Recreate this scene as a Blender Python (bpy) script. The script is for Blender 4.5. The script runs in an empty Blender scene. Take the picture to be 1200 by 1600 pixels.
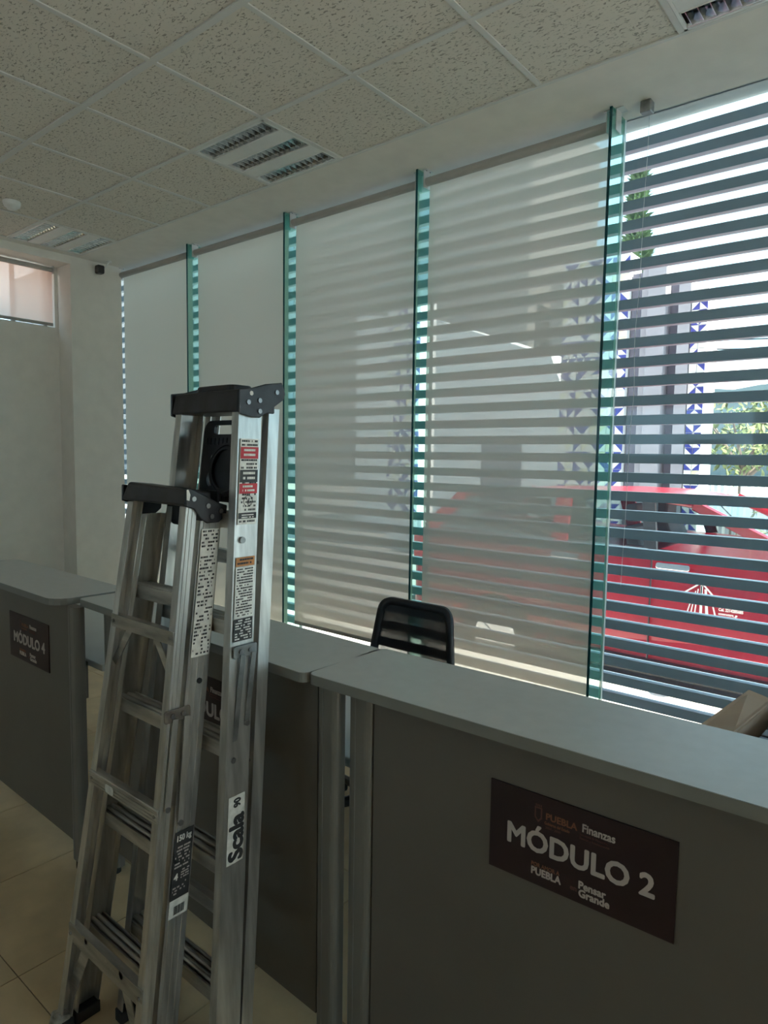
import bpy, bmesh, math, random
from mathutils import Vector, Matrix
random.seed(7)
C = bpy.context.scene.collection
S = bpy.context.scene
EYE = 1.53            # camera height over the floor
CEIL = 3.203

# ------------------------------------------------------------------ camera
yaw, pitch, roll = math.radians(-39.5), math.radians(-4.72), math.radians(0.848)
fw = Vector((math.sin(yaw)*math.cos(pitch), math.cos(yaw)*math.cos(pitch), math.sin(pitch)))
r0 = Vector((math.cos(yaw), -math.sin(yaw), 0)); u0 = r0.cross(fw)
rt = math.cos(roll)*r0 + math.sin(roll)*u0
up = -math.sin(roll)*r0 + math.cos(roll)*u0
cam_d = bpy.data.cameras.new('camera'); cam = bpy.data.objects.new('camera', cam_d); C.objects.link(cam)
cam.matrix_world = Matrix(((rt.x, up.x, -fw.x, 0), (rt.y, up.y, -fw.y, 0), (rt.z, up.z, -fw.z, EYE), (0, 0, 0, 1)))
cam_d.sensor_fit = 'VERTICAL'; cam_d.sensor_height = 36; cam_d.lens = 1050/1600*36
cam_d.clip_start = 0.05; cam_d.clip_end = 400
S.camera = cam

# ------------------------------------------------------------------ sky, sun, exposure
w = bpy.data.worlds.new('sky'); S.world = w; w.use_nodes = True
nt = w.node_tree; nt.nodes.clear()
tc = nt.nodes.new('ShaderNodeTexCoord'); no = nt.nodes.new('ShaderNodeTexNoise'); rp = nt.nodes.new('ShaderNodeValToRGB')
mp = nt.nodes.new('ShaderNodeMapping'); mp.inputs['Scale'].default_value = (1, 1, 2.6)
bg = nt.nodes.new('ShaderNodeBackground'); ow = nt.nodes.new('ShaderNodeOutputWorld')
no.inputs['Scale'].default_value = 2.3; no.inputs['Detail'].default_value = 6
rp.color_ramp.elements[0].position = 0.50; rp.color_ramp.elements[0].color = (0.25, 0.40, 0.49, 1)
rp.color_ramp.elements[1].position = 0.62; rp.color_ramp.elements[1].color = (0.95, 0.95, 0.95, 1)
nt.links.new(tc.outputs['Generated'], mp.inputs['Vector']); nt.links.new(mp.outputs[0], no.inputs['Vector'])
sx = nt.nodes.new('ShaderNodeSeparateXYZ'); ma = nt.nodes.new('ShaderNodeMath'); ma.operation = 'MULTIPLY_ADD'; ma.inputs[1].default_value = -0.50
aa = nt.nodes.new('ShaderNodeMath'); aa.operation = 'ADD'; aa.inputs[1].default_value = 0.06
nt.links.new(tc.outputs['Generated'], sx.inputs[0]); nt.links.new(sx.outputs['Z'], ma.inputs[0]); nt.links.new(no.outputs['Fac'], ma.inputs[2])
nt.links.new(ma.outputs[0], aa.inputs[0]); nt.links.new(aa.outputs[0], rp.inputs['Fac']); nt.links.new(rp.outputs[0], bg.inputs['Color'])      # clearer overhead, cloudier low down
bg.inputs['Strength'].default_value = 1.85
nt.links.new(bg.outputs[0], ow.inputs['Surface'])
sd = bpy.data.lights.new('sun', 'SUN'); sd.energy = 6.5; sd.angle = 0.009; sd.color = (1, 0.90, 0.76)
sun = bpy.data.objects.new('sun', sd); C.objects.link(sun)
sun.rotation_euler = Vector((0.55, 0.07, 0.82)).to_track_quat('Z', 'Y').to_euler()
S.view_settings.view_transform = 'Standard'; S.view_settings.look = 'None'
S.view_settings.gamma = 1; S.view_settings.use_curve_mapping = False
S.view_settings.exposure = 1.98

# ------------------------------------------------------------------ materials
def newmat(name):
    m = bpy.data.materials.new(name); m.use_nodes = True
    return m, m.node_tree, m.node_tree.nodes['Principled BSDF']
def mat(name, col, rough=0.5, metal=0.0, vary=0.06, scale=8, bump=0.0, bscale=60, spec=0.5, stretch=None):
    m, t, b = newmat(name)
    b.inputs['Roughness'].default_value = rough; b.inputs['Metallic'].default_value = metal
    b.inputs['Specular IOR Level'].default_value = spec
    tcn = t.nodes.new('ShaderNodeTexCoord'); n = t.nodes.new('ShaderNodeTexNoise'); r = t.nodes.new('ShaderNodeValToRGB')
    mpn = t.nodes.new('ShaderNodeMapping')
    if stretch: mpn.inputs['Scale'].default_value = stretch
    n.inputs['Scale'].default_value = scale; n.inputs['Detail'].default_value = 5
    a = [max(0, c*(1-vary*2)) for c in col]; z = [min(1, c*(1+vary*2)) for c in col]
    r.color_ramp.elements[0].position = 0.3; r.color_ramp.elements[0].color = (*a, 1)
    r.color_ramp.elements[1].position = 0.7; r.color_ramp.elements[1].color = (*z, 1)
    t.links.new(tcn.outputs['Object'], mpn.inputs[0]); t.links.new(mpn.outputs[0], n.inputs['Vector'])
    t.links.new(n.outputs['Fac'], r.inputs['Fac']); t.links.new(r.outputs[0], b.inputs['Base Color'])
    if bump:
        n2 = t.nodes.new('ShaderNodeTexNoise'); n2.inputs['Scale'].default_value = bscale
        bp = t.nodes.new('ShaderNodeBump'); bp.inputs['Strength'].default_value = bump; bp.inputs['Distance'].default_value = 0.002
        t.links.new(mpn.outputs[0], n2.inputs['Vector']); t.links.new(n2.outputs['Fac'], bp.inputs['Height']); t.links.new(bp.outputs[0], b.inputs['Normal'])
    return m
def glassmat(name, tint, rough=0.0, ior=1.45, body=0.0, bcol=(0.7,0.8,0.85)):
    m = bpy.data.materials.new(name); m.use_nodes = True; t = m.node_tree; t.nodes.clear()
    o = t.nodes.new('ShaderNodeOutputMaterial'); mx = t.nodes.new('ShaderNodeMixShader'); f = t.nodes.new('ShaderNodeFresnel')
    tr = t.nodes.new('ShaderNodeBsdfTransparent'); g = t.nodes.new('ShaderNodeBsdfGlossy')
    f.inputs['IOR'].default_value = ior; tr.inputs['Color'].default_value = (*tint, 1); g.inputs['Roughness'].default_value = rough
    ge = t.nodes.new('ShaderNodeNewGeometry'); iv = t.nodes.new('ShaderNodeMath'); iv.operation = 'SUBTRACT'; iv.inputs[0].default_value = 1
    mu = t.nodes.new('ShaderNodeMath'); mu.operation = 'MULTIPLY'
    # the slab is one thin sheet: only its entry side reflects (no false total reflection on the way out)
    t.links.new(ge.outputs['Backfacing'], iv.inputs[1]); t.links.new(f.outputs[0], mu.inputs[0]); t.links.new(iv.outputs[0], mu.inputs[1])
    t.links.new(mu.outputs[0], mx.inputs[0]); t.links.new(tr.outputs[0], mx.inputs[1]); t.links.new(g.outputs[0], mx.inputs[2])
    if body:     # haze veil put into the pane / cloudy body of thick green glass
        a = t.nodes.new('ShaderNodeMixShader'); d = t.nodes.new('ShaderNodeBsdfDiffuse'); l = t.nodes.new('ShaderNodeBsdfTranslucent'); ml = t.nodes.new('ShaderNodeMixShader')
        d.inputs['Color'].default_value = (*bcol, 1); l.inputs['Color'].default_value = (*bcol, 1); a.inputs[0].default_value = 0.6; ml.inputs[0].default_value = body
        t.links.new(d.outputs[0], a.inputs[1]); t.links.new(l.outputs[0], a.inputs[2]); t.links.new(mx.outputs[0], ml.inputs[1]); t.links.new(a.outputs[0], ml.inputs[2])
        t.links.new(ml.outputs[0], o.inputs['Surface']); return m
    t.links.new(mx.outputs[0], o.inputs['Surface']); return m
def fabricmat(name, col, open_, trans=0.6):
    """woven sun-screen cloth: diffuse + translucent threads with small open holes, which close at grazing angles"""
    m = bpy.data.materials.new(name); m.use_nodes = True; t = m.node_tree; t.nodes.clear()
    o = t.nodes.new('ShaderNodeOutputMaterial'); m1 = t.nodes.new('ShaderNodeMixShader'); m2 = t.nodes.new('ShaderNodeMixShader')
    d = t.nodes.new('ShaderNodeBsdfDiffuse'); l = t.nodes.new('ShaderNodeBsdfTranslucent'); tr = t.nodes.new('ShaderNodeBsdfTransparent')
    d.inputs['Color'].default_value = (*col, 1); l.inputs['Color'].default_value = (*col, 1)
    m1.inputs[0].default_value = trans
    lw = t.nodes.new('ShaderNodeLayerWeight'); lw.inputs['Blend'].default_value = 0.5
    mr = t.nodes.new('ShaderNodeMapRange'); mr.inputs['From Min'].default_value = 0.0; mr.inputs['From Max'].default_value = 0.38
    mr.inputs['To Min'].default_value = open_; mr.inputs['To Max'].default_value = 0.0
    t.links.new(lw.outputs['Facing'], mr.inputs['Value'])
    t.links.new(d.outputs[0], m1.inputs[1]); t.links.new(l.outputs[0], m1.inputs[2])
    t.links.new(mr.outputs[0], m2.inputs[0]); t.links.new(m1.outputs[0], m2.inputs[1]); t.links.new(tr.outputs[0], m2.inputs[2])
    t.links.new(m2.outputs[0], o.inputs['Surface']); return m
def tilemat():
    m, t, b = newmat('mineral_fibre'); b.inputs['Roughness'].default_value = 0.95
    tcn = t.nodes.new('ShaderNodeTexCoord'); mpn = t.nodes.new('ShaderNodeMapping'); oi = t.nodes.new('ShaderNodeObjectInfo')
    ad = t.nodes.new('ShaderNodeVectorMath'); ad.operation = 'ADD'
    ml = t.nodes.new('ShaderNodeMath'); ml.operation = 'MULTIPLY'; ml.inputs[1].default_value = 40
    mpn.inputs['Scale'].default_value = (0.55, 1.1, 1)
    v = t.nodes.new('ShaderNodeTexNoise'); v.inputs['Scale'].default_value = 95; v.inputs['Detail'].default_value = 2.5; v.inputs['Distortion'].default_value = 0.8
    r = t.nodes.new('ShaderNodeValToRGB'); r.color_ramp.elements[0].position = 0.36; r.color_ramp.elements[0].color = (0.34, 0.32, 0.28, 1)
    r.color_ramp.elements[1].position = 0.415; r.color_ramp.elements[1].color = (0.72, 0.68, 0.61, 1)
    n2 = t.nodes.new('ShaderNodeTexNoise'); n2.inputs['Scale'].default_value = 160
    bp = t.nodes.new('ShaderNodeBump'); bp.inputs['Strength'].default_value = 0.9; bp.inputs['Distance'].default_value = 0.003
    t.links.new(tcn.outputs['Object'], ad.inputs[0]); t.links.new(oi.outputs['Random'], ml.inputs[0]); t.links.new(ml.outputs[0], ad.inputs[1])
    t.links.new(ad.outputs[0], mpn.inputs[0]); t.links.new(mpn.outputs[0], v.inputs['Vector']); t.links.new(v.outputs['Fac'], r.inputs['Fac'])
    t.links.new(r.outputs[0], b.inputs['Base Color']); t.links.new(r.outputs[0], bp.inputs['Height']); t.links.new(bp.outputs[0], b.inputs['Normal'])
    return m
M = dict(
 plaster=mat('plaster', (0.76, 0.73, 0.68), 0.9, vary=0.02, bump=0.15, bscale=90),
 tile_c=tilemat(), tbar=mat('painted_steel', (0.66, 0.66, 0.64), 0.5, vary=0.02),
 fixture=mat('fixture_white', (0.74, 0.75, 0.74), 0.4, vary=0.02),
 reflector=mat('reflector_aluminium', (0.62, 0.64, 0.66), 0.12, 1.0, vary=0.1, scale=30),
 louvre_dark=mat('lamp_recess', (0.25, 0.26, 0.26), 0.5, vary=0.1), lamptube=mat('tube_glass_off', (0.7, 0.72, 0.7), 0.2, vary=0.02),
 floor_t=mat('floor_tile', (0.58, 0.45, 0.275), 0.28, vary=0.10, scale=5, bump=0.05), grout=mat('grout', (0.12, 0.10, 0.07), 0.9),
 pane=glassmat('pane_glass', (0.94, 0.98, 0.98), body=0.035, bcol=(0.50, 0.68, 1.0)), fin=glassmat('fin_glass', (0.78, 0.96, 0.92), body=0.20, bcol=(0.25, 0.72, 0.64)), fin_edge=mat('fin_edge', (0.01, 0.075, 0.085), 0.15, vary=0.02),
 joint=mat('silicone', (0.7, 0.78, 0.78), 0.4, vary=0.03),
 blind=fabricmat('screen_fabric', (0.70, 0.635, 0.525), 0.28, 0.60), blind_pinklit=fabricmat('screen_fabric_pinklit', (0.84, 0.64, 0.55), 0.06, 0.7),  # side blind: pink light from outside put into the cloth colour
 tube=mat('blind_tube', (0.40, 0.39, 0.37), 0.5, vary=0.02), bracket=mat('bracket_zinc', (0.6, 0.6, 0.58), 0.35, 0.6),
 slat=mat('louvre_aluminium', (0.27, 0.34, 0.39), 0.45, 0.0, vary=0.03, scale=3), cord=mat('clear_cord', (0.75, 0.78, 0.8), 0.3),
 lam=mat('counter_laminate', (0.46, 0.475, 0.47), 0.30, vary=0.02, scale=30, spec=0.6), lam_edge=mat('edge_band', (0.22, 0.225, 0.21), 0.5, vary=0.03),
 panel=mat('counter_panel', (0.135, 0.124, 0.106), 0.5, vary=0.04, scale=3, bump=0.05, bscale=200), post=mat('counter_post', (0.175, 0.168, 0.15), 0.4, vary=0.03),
 desk=mat('desk_laminate', (0.62, 0.64, 0.64), 0.4, vary=0.02), sign=mat('sign_maroon', (0.018, 0.004, 0.007), 0.45, vary=0.05),
 ink_w=mat('ink_white', (0.50, 0.45, 0.43), 0.6, vary=0.0), ink_o=mat('ink_copper', (0.22, 0.09, 0.05), 0.6, vary=0.02), ink_d=mat('ink_dim', (0.12, 0.05, 0.045), 0.6, vary=0.02),
 alu=mat('ladder_aluminium', (0.56, 0.56, 0.54), 0.33, 0.85, vary=0.14, scale=14, bump=0.2, bscale=50, stretch=(3, 3, 0.35)),
 alu2=mat('step_aluminium', (0.48, 0.47, 0.44), 0.38, 0.8, vary=0.22, scale=12, bump=0.25, bscale=40, stretch=(0.5, 3, 3)),
 steel=mat('spreader_steel', (0.26, 0.27, 0.27), 0.42, 0.8, vary=0.15, scale=20), rust=mat('worn_bracket', (0.16, 0.14, 0.12), 0.5, 0.6, vary=0.25, scale=40),
 blackp=mat('black_plastic', (0.018, 0.019, 0.024), 0.38, vary=0.3, scale=25, bump=0.15), rubber=mat('rubber', (0.02, 0.02, 0.02), 0.8),
 dusty=mat('dusty_foot', (0.30, 0.28, 0.24), 0.9, vary=0.3, scale=40), rivet=mat('rivet', (0.30, 0.30, 0.30), 0.3, 0.9),
 st_w=mat('sticker_white', (0.75, 0.75, 0.71), 0.6, vary=0.08, scale=60), st_k=mat('sticker_black', (0.03, 0.03, 0.032), 0.5, vary=0.1), st_r=mat('sticker_red', (0.50, 0.035, 0.05), 0.55, vary=0.1), st_o=mat('sticker_orange', (0.48, 0.20, 0.06), 0.55, vary=0.1),
 splash=mat('paint_splash', (0.7, 0.7, 0.66), 0.8), 
 chair=mat('chair_plastic', (0.014, 0.017, 0.024), 0.45), card=mat('cardboard', (0.42, 0.33, 0.26), 0.85, vary=0.07, scale=6, bump=0.2, bscale=80),
 keyb=mat('keyboard_black', (0.03, 0.035, 0.05), 0.35), keyc=mat('key_cap', (0.10, 0.12, 0.17), 0.35), paper=mat('paper', (0.85, 0.83, 0.72), 0.8, vary=0.01),
 red=mat('car_red', (0.30, 0.008, 0.022), 0.22, vary=0.03, spec=0.7), carglass=glassmat('car_glass', (0.55, 0.62, 0.62)), cblack=mat('car_black', (0.02, 0.02, 0.022), 0.4),
 seat=mat('seat_grey', (0.22, 0.22, 0.22), 0.8), tyre=mat('tyre', (0.02, 0.02, 0.02), 0.8), chrome=mat('chrome', (0.75, 0.76, 0.78), 0.15, 1.0), decal=mat('decal_white', (0.8, 0.8, 0.8), 0.5, vary=0.0),
 pave=mat('paving', (0.66, 0.63, 0.58), 0.9, vary=0.15, scale=60), asphalt=mat('asphalt', (0.22, 0.21, 0.20), 0.95, vary=0.2, scale=90),
 white=mat('white_render', (0.74, 0.74, 0.74), 0.9, vary=0.03), conc=mat('concrete', (0.36, 0.35, 0.38), 0.9, vary=0.06, scale=2), conc_d=mat('concrete_dark', (0.16, 0.16, 0.20), 0.9, vary=0.06, scale=2),
 far=mat('far_render', (0.20, 0.195, 0.19), 0.9, vary=0.05), win_d=mat('far_window', (0.10, 0.12, 0.14), 0.3), tw=mat('glazed_white', (0.78, 0.77, 0.74), 0.25, vary=0.03), tb=mat('glazed_blue', (0.05, 0.06, 0.30), 0.25, vary=0.15, scale=20),
 ty=mat('glazed_cream', (0.72, 0.70, 0.48), 0.25), leaf=mat('leaf', (0.15, 0.19, 0.07), 0.7, vary=0.4, scale=3), leaf_d=mat('conifer', (0.08, 0.14, 0.06), 0.8, vary=0.3, scale=3), bark=mat('bark', (0.20, 0.16, 0.13), 0.9, vary=0.2),
 hill=mat('hillside', (0.16, 0.20, 0.20), 1.0, vary=0.1, scale=0.1), salmon=mat('salmon_wall', (0.62, 0.36, 0.28), 0.9, vary=0.05), black=mat('cam_black', (0.03, 0.032, 0.036), 0.3),
)

# ------------------------------------------------------------------ builder helpers
W = {}
class MB:
    def __init__(s): s.v = []; s.f = []; s.m = []
    def add(s, vs, fs, mi=0):
        o = len(s.v); s.v += [tuple(v) for v in vs]; s.f += [tuple(i+o for i in f) for f in fs]; s.m += [mi]*len(fs); return s
    def box(s, x0, x1, y0, y1, z0, z1, mi=0):
        return s.add([(x0,y0,z0),(x1,y0,z0),(x1,y1,z0),(x0,y1,z0),(x0,y0,z1),(x1,y0,z1),(x1,y1,z1),(x0,y1,z1)],
                     [(0,3,2,1),(4,5,6,7),(0,1,5,4),(1,2,6,5),(2,3,7,6),(3,0,4,7)], mi)
    def loft(s, a, b, mi=0):
        n = len(a)
        s.add(list(a)+list(b), [tuple(range(n-1,-1,-1)), tuple(range(n,2*n))]+[(i,(i+1)%n,n+(i+1)%n,n+i) for i in range(n)], mi); return s
    def prism(s, poly, axis, c0, c1, mi=0):
        def P(p, c): return {'x':(c,p[0],p[1]),'y':(p[0],c,p[1]),'z':(p[0],p[1],c)}[axis]
        return s.loft([P(p,c0) for p in poly],[P(p,c1) for p in poly],mi)
    def cyl(s, p0, p1, r, n=12, r1=None, mi=0):
        p0=Vector(p0); p1=Vector(p1); d=(p1-p0).normalized(); a=d.orthogonal().normalized(); b=d.cross(a); r1=r if r1 is None else r1
        A=[p0+r*(math.cos(t)*a+math.sin(t)*b) for t in [2*math.pi*i/n for i in range(n)]]
        B=[p1+r1*(math.cos(t)*a+math.sin(t)*b) for t in [2*math.pi*i/n for i in range(n)]]
        return s.loft(A,B,mi)
    def bar(s, p0, p1, wdt, thk, nrm, mi=0):
        """flat bar from p0 to p1: width wdt in the plane, thickness thk along nrm"""
        p0=Vector(p0); p1=Vector(p1); n=Vector(nrm).normalized(); d=(p1-p0).normalized(); q=n.cross(d).normalized()
        o=[q*wdt/2-n*thk/2, q*wdt/2+n*thk/2, -q*wdt/2+n*thk/2, -q*wdt/2-n*thk/2]
        return s.loft([p0+k for k in o],[p1+k for k in o],mi)
    def blob(s, c, r, n=8, mi=0, sc=(1,1,1)):
        vs=[];fs=[]; h=n//2
        for i in range(h+1):
            for j in range(n):
                t=math.pi*i/h; p=2*math.pi*j/n
                vs.append((c[0]+r*sc[0]*math.sin(t)*math.cos(p),c[1]+r*sc[1]*math.sin(t)*math.sin(p),c[2]+r*sc[2]*math.cos(t)))
        for i in range(h):
            for j in range(n): fs.append((i*n+j,(i+1)*n+j,(i+1)*n+(j+1)%n,i*n+(j+1)%n))
        return s.add(vs,fs,mi)
def setp(o, label=None, cat=None, group=None, kind=None):
    if label: o['label']=label
    if cat: o['category']=cat
    if group: o['group']=group
    if kind: o['kind']=kind
    return o
def obj(name, mb, m, parent=None, label=None, cat=None, group=None, kind=None, bevel=0, smooth=False, local=False):
    """one mesh object; vertices are given in world space (or in the parent's space when local)"""
    vs=[Vector(v) for v in mb.v]
    if parent is None:
        lo=Vector([min(v[i] for v in vs) for i in range(3)]); hi=Vector([max(v[i] for v in vs) for i in range(3)])
        loc=Vector(((lo.x+hi.x)/2,(lo.y+hi.y)/2,lo.z)); Mw=Matrix.Translation(loc); vs=[v-loc for v in vs]
    else:
        Mw=W[parent.name]
        if not local:
            inv=Mw.inverted(); vs=[inv@v for v in vs]
    me=bpy.data.meshes.new(name); me.from_pydata(vs,[],mb.f)
    ms=m if isinstance(m,(list,tuple)) else [m]
    for k in ms: me.materials.append(M[k])
    if len(ms)>1:
        for p,i in zip(me.polygons,mb.m): p.material_index=i
    bm=bmesh.new(); bm.from_mesh(me); bmesh.ops.recalc_face_normals(bm,faces=bm.faces); bm.to_mesh(me); bm.free()
    if smooth: me.polygons.foreach_set('use_smooth',[True]*len(me.polygons))
    o=bpy.data.objects.new(name,me); C.objects.link(o)
    if parent is None: o.location=Mw.translation
    else: o.parent=parent
    W[o.name]=Mw.copy()
    if bevel:
        b=o.modifiers.new('bevel','BEVEL'); b.width=bevel; b.segments=2; b.limit_method='ANGLE'
    return setp(o,label,cat,group,kind)
def empty(name, loc, rz=0, label=None, cat=None, group=None, kind=None):
    o=bpy.data.objects.new(name,None); C.objects.link(o); o.location=loc; o.rotation_euler=(0,0,rz); o.empty_display_size=0.1
    W[o.name]=Matrix.Translation(loc)@Matrix.Rotation(rz,4,'Z'); return setp(o,label,cat,group,kind)
def curvemesh(name, cu, m, parent, Mx, label=None, kind=None, fat=0):
    """turns a curve or text into a mesh part placed by the world matrix Mx"""
    t=bpy.data.objects.new('t',cu); C.objects.link(t)
    dg=bpy.context.evaluated_depsgraph_get(); dg.update()
    me=bpy.data.meshes.new_from_object(t.evaluated_get(dg)); bpy.data.objects.remove(t)
    if fat:      # heavier lettering: the glyph outlines laid over each other, slightly shifted
        v=[x.co.copy() for x in me.vertices]; f=[tuple(p.vertices) for p in me.polygons]; V=[]; F=[]
        for q,(dx,dy) in enumerate(((0,0),(1,0),(-1,0),(0,1),(0,-1),(.7,.7),(-.7,.7),(.7,-.7),(-.7,-.7))):
            o=len(V); V+=[(a.x+dx*fat,a.y+dy*fat,a.z+q*2e-6) for a in v]; F+=[tuple(i+o for i in p) for p in f]
        me=bpy.data.meshes.new(name); me.from_pydata(V,[],F)
    me.materials.clear(); me.materials.append(M[m]); me.name=name
    me.transform(W[parent.name].inverted()@Mx)
    o=bpy.data.objects.new(name,me); C.objects.link(o); o.parent=parent; W[o.name]=W[parent.name].copy()
    return setp(o,label,kind=kind)
def frame(o, x, z):
    x=Vector(x).normalized(); z=Vector(z).normalized(); y=z.cross(x)
    return Matrix(((x.x,y.x,z.x,o[0]),(x.y,y.y,z.y,o[1]),(x.z,y.z,z.z,o[2]),(0,0,0,1)))
def text(s, size, m, parent, Mx, bold=0.0, ext=0.0006, align='LEFT', xs=1.0, name='lettering', label=None):
    cu=bpy.data.curves.new('txt','FONT'); cu.body=s; cu.size=size; cu.extrude=ext; cu.align_x=align; cu.resolution_u=3
    return curvemesh(name,cu,m,parent,Mx@Matrix.Diagonal((xs,1,1,1)),label,fat=bold*size)
def rpoly(x0,x1,y0,y1,rad,n=5):
    """rounded rectangle, rad = radius or four radii (x0y0, x1y0, x1y1, x0y1)"""
    if not isinstance(rad,(list,tuple)): rad=[rad]*4
    cs=[(x0,y0,1,1,math.pi),(x1,y0,-1,1,1.5*math.pi),(x1,y1,-1,-1,0),(x0,y1,1,-1,.5*math.pi)]; out=[]
    for (cx,cy,sx,sy,a0),r in zip(cs,rad):
        for i in range(n+1):
            a=a0+math.pi/2*i/n; out.append((cx+sx*r+r*math.cos(a),cy+sy*r+r*math.sin(a)))
    return out

# ================================================================== THE ROOM
YG, YF, YL = 3.42, 3.24, 3.56         # glass line, inner edge of the fins, face of the louvres
XL = -6.10
# floor
fl=obj('floor',MB().box(-6.3,3.6,-3.6,3.5,-0.15,-0.004),'grout',kind='structure')
tm=None
for i in range(-10,11):
    for j in range(-9,6):
        x0=-1.480+i*0.5; y0=0.757+j*0.5; x1=min(x0+0.497,3.5); y1=min(y0+0.497,3.42); x0=max(x0,-6.1); y0=max(y0,-3.5)
        if x1-x0<0.05 or y1-y0<0.05: continue
        full=abs(x1-x0-0.497)<1e-6 and abs(y1-y0-0.497)<1e-6
        if full and tm is not None:
            o=bpy.data.objects.new('floor_tile',tm); C.objects.link(o); o.parent=fl; o.location=Vector((x0,y0,0))-W[fl.name].translation
        else:
            ob=MB().box(0,x1-x0,0,y1-y0,-0.006,0)
            me=bpy.data.meshes.new('floor_tile'); me.from_pydata(ob.v,[],ob.f); me.materials.append(M['floor_t'])
            o=bpy.data.objects.new('floor_tile',me); C.objects.link(o); o.parent=fl; o.location=Vector((x0,y0,0))-W[fl.name].translation
            if full: tm=me
# ceiling: plaster margin + grid + mineral-fibre tiles
X0, Y0, U = -1.50, 1.686, 0.61
YB = 2.885
ce=MB(); ce.box(-6.7,3.6,YB,3.56,CEIL,CEIL+0.12); ce.box(-6.3,X0-7*U-0.004,-3.6,YB,CEIL,CEIL+0.12); ce.box(-6.3,3.6,-3.6,3.56,CEIL+0.10,CEIL+0.3)
ceil=obj('ceiling',ce,'plaster',kind='structure')
tmesh={}
fixt={(-3,1),(-7,1),(1,1),(-1,-2),(-5,-2)}
for k in range(-7,8):
    for j in range(-8,2):
        x0=X0+k*U; y0=Y0+j*U; x1=min(x0+U,3.5); y1=min(y0+U,YB); y0=max(y0,-3.5)
        if x1-x0<.05 or y1-y0<.05 or (k,j) in fixt: continue
        key=(round(x1-x0,3),round(y1-y0,3))
        if key not in tmesh:
            g=0.003; b=MB().box(g,key[0]-g,g,key[1]-g,0,0.015); me=bpy.data.meshes.new('ceiling_tile'); me.from_pydata(b.v,[],b.f); me.materials.append(M['tile_c']); tmesh[key]=me
        o=bpy.data.objects.new('ceiling_tile',tmesh[key]); C.objects.link(o); o.parent=ceil
        o.location=Vector((x0,y0,CEIL+0.007))-W[ceil.name].translation
for j in range(-8,2):
    y=Y0+j*U
    hw=0.015 if j==0 else 0.012
    obj('grid_bar',MB().box(X0-7*U,3.5,y-hw,y+hw,CEIL-0.001,CEIL+0.006),'tbar',ceil)
obj('grid_bar',MB().box(X0-7*U,3.5,YB-0.012,YB+0.006,CEIL-0.0015,CEIL+0.006),'tbar',ceil)
for k in range(-7,9):
    x=X0+k*U; obj('grid_bar',MB().box(x-0.012,x+0.012,-3.5,YB,CEIL,CEIL+0.0055),'tbar',ceil)
# walls
wl=MB()
WY0,WY1,WZ0,WZ1=0.4,2.80,2.62,3.14
wl.box(-6.3,XL,-3.6,WY0,-0.1,3.3); wl.box(-6.3,XL,WY1,3.285,-0.1,3.3); wl.box(-6.7,-6.3,3.2,3.285,-0.1,3.3); wl.box(-6.3,XL,WY0,WY1,-0.1,WZ0); wl.box(-6.3,XL,WY0,WY1,WZ1,3.3)
wl.box(XL,-5.86,-3.5,2.83,CEIL-0.065,CEIL+0.01)
obj('wall_left',wl,'plaster',kind='structure')
obj('trim_1',MB().box(XL-0.001,-5.86,2.83,3.296,0,CEIL+0.01),'plaster',kind='structure')      # corner pier
wb=MB(); wb.box(-6.3,-4.0,-3.7,-3.5,-0.1,3.3); wb.box(-4.0,-2.0,-3.7,-3.5,-0.1,1.6); wb.box(-4.0,-2.0,-3.7,-3.5,2.3,3.3); wb.box(-2.0,3.6,-3.7,-3.5,-0.1,3.3)
obj('wall_back',wb,'plaster',kind='structure')                  # with an unseen window opening, added to brighten the room from behind
obj('window_10',MB().box(-4.0,-2.0,-3.61,-3.60,1.6,2.3),'pane',kind='structure')
up_=MB(); up_.box(-6.3,3.7,-3.7,3.5,CEIL+0.31,10.5)
obj('added_storeys',up_,'salmon',kind='structure')                     # unseen storeys, added to keep sky light off the car side
wq=MB(); wq.box(3.5,3.7,-3.6,0.2,-0.1,3.3); wq.box(3.5,3.7,1.9,3.5,-0.1,3.3); wq.box(3.5,3.7,0.2,1.9,2.6,3.3); wq.box(3.5,3.7,0.2,1.9,-0.1,0.05)
obj('wall_right',wq,'plaster',kind='structure')                 # with unseen glazing, added to brighten the room from the right
for q,(a,b_) in enumerate(((0.2,1.05),(1.05,1.9))):
    gl=obj('window_%d'%(11+q),MB().box(3.60,3.61,a+.03,b_-.03,0.05,2.6),'pane',kind='structure')
    obj('window_frame',MB().box(3.58,3.63,a,a+.03,0.05,2.6).box(3.58,3.63,b_-.03,b_,0.05,2.6).box(3.58,3.63,a,b_,2.56,2.6),'tube',gl)
wr=MB(); wr.box(-6.7,3.6,3.36,3.50,-0.02,0.08); wr.box(-6.7,-6.6,3.285,3.5,-0.02,CEIL+0.05)
obj('wall_window',wr,'plaster',kind='structure')
# glazing: panes between the fins, each with its fin at its right side
fins=[-4.757,-3.607,-2.461,-1.312,-0.163,0.986,2.135]
edges=[-6.6]+fins+[3.5]
ords=['first','second','third','fourth']
for n in range(len(edges)-1):
    a,b=edges[n],edges[n+1]
    wn=obj('window_%d'%(n+1),MB().box(a+0.006,b-0.006,YG,YG+0.010,0.08,CEIL),'pane',kind='structure')
    if n<len(fins):
        fx=b
        f=obj('glass_fin',MB().box(fx-0.006,fx+0.006,YF+0.004,YG-0.012,0.08,CEIL-0.002),'fin',wn,label='green glass fin standing between two blinds' if n<3 else 'green glass fin')
        obj('polished_edge',MB().box(fx-0.0065,fx+0.0065,YF,YF+0.004,0.08,CEIL-0.002),'fin_edge',f)
        obj('sealant_joint',MB().box(fx-0.0055,fx+0.0055,YG-0.012,YG+0.010,0.08,CEIL),'joint',wn)
wn=W and None
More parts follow.
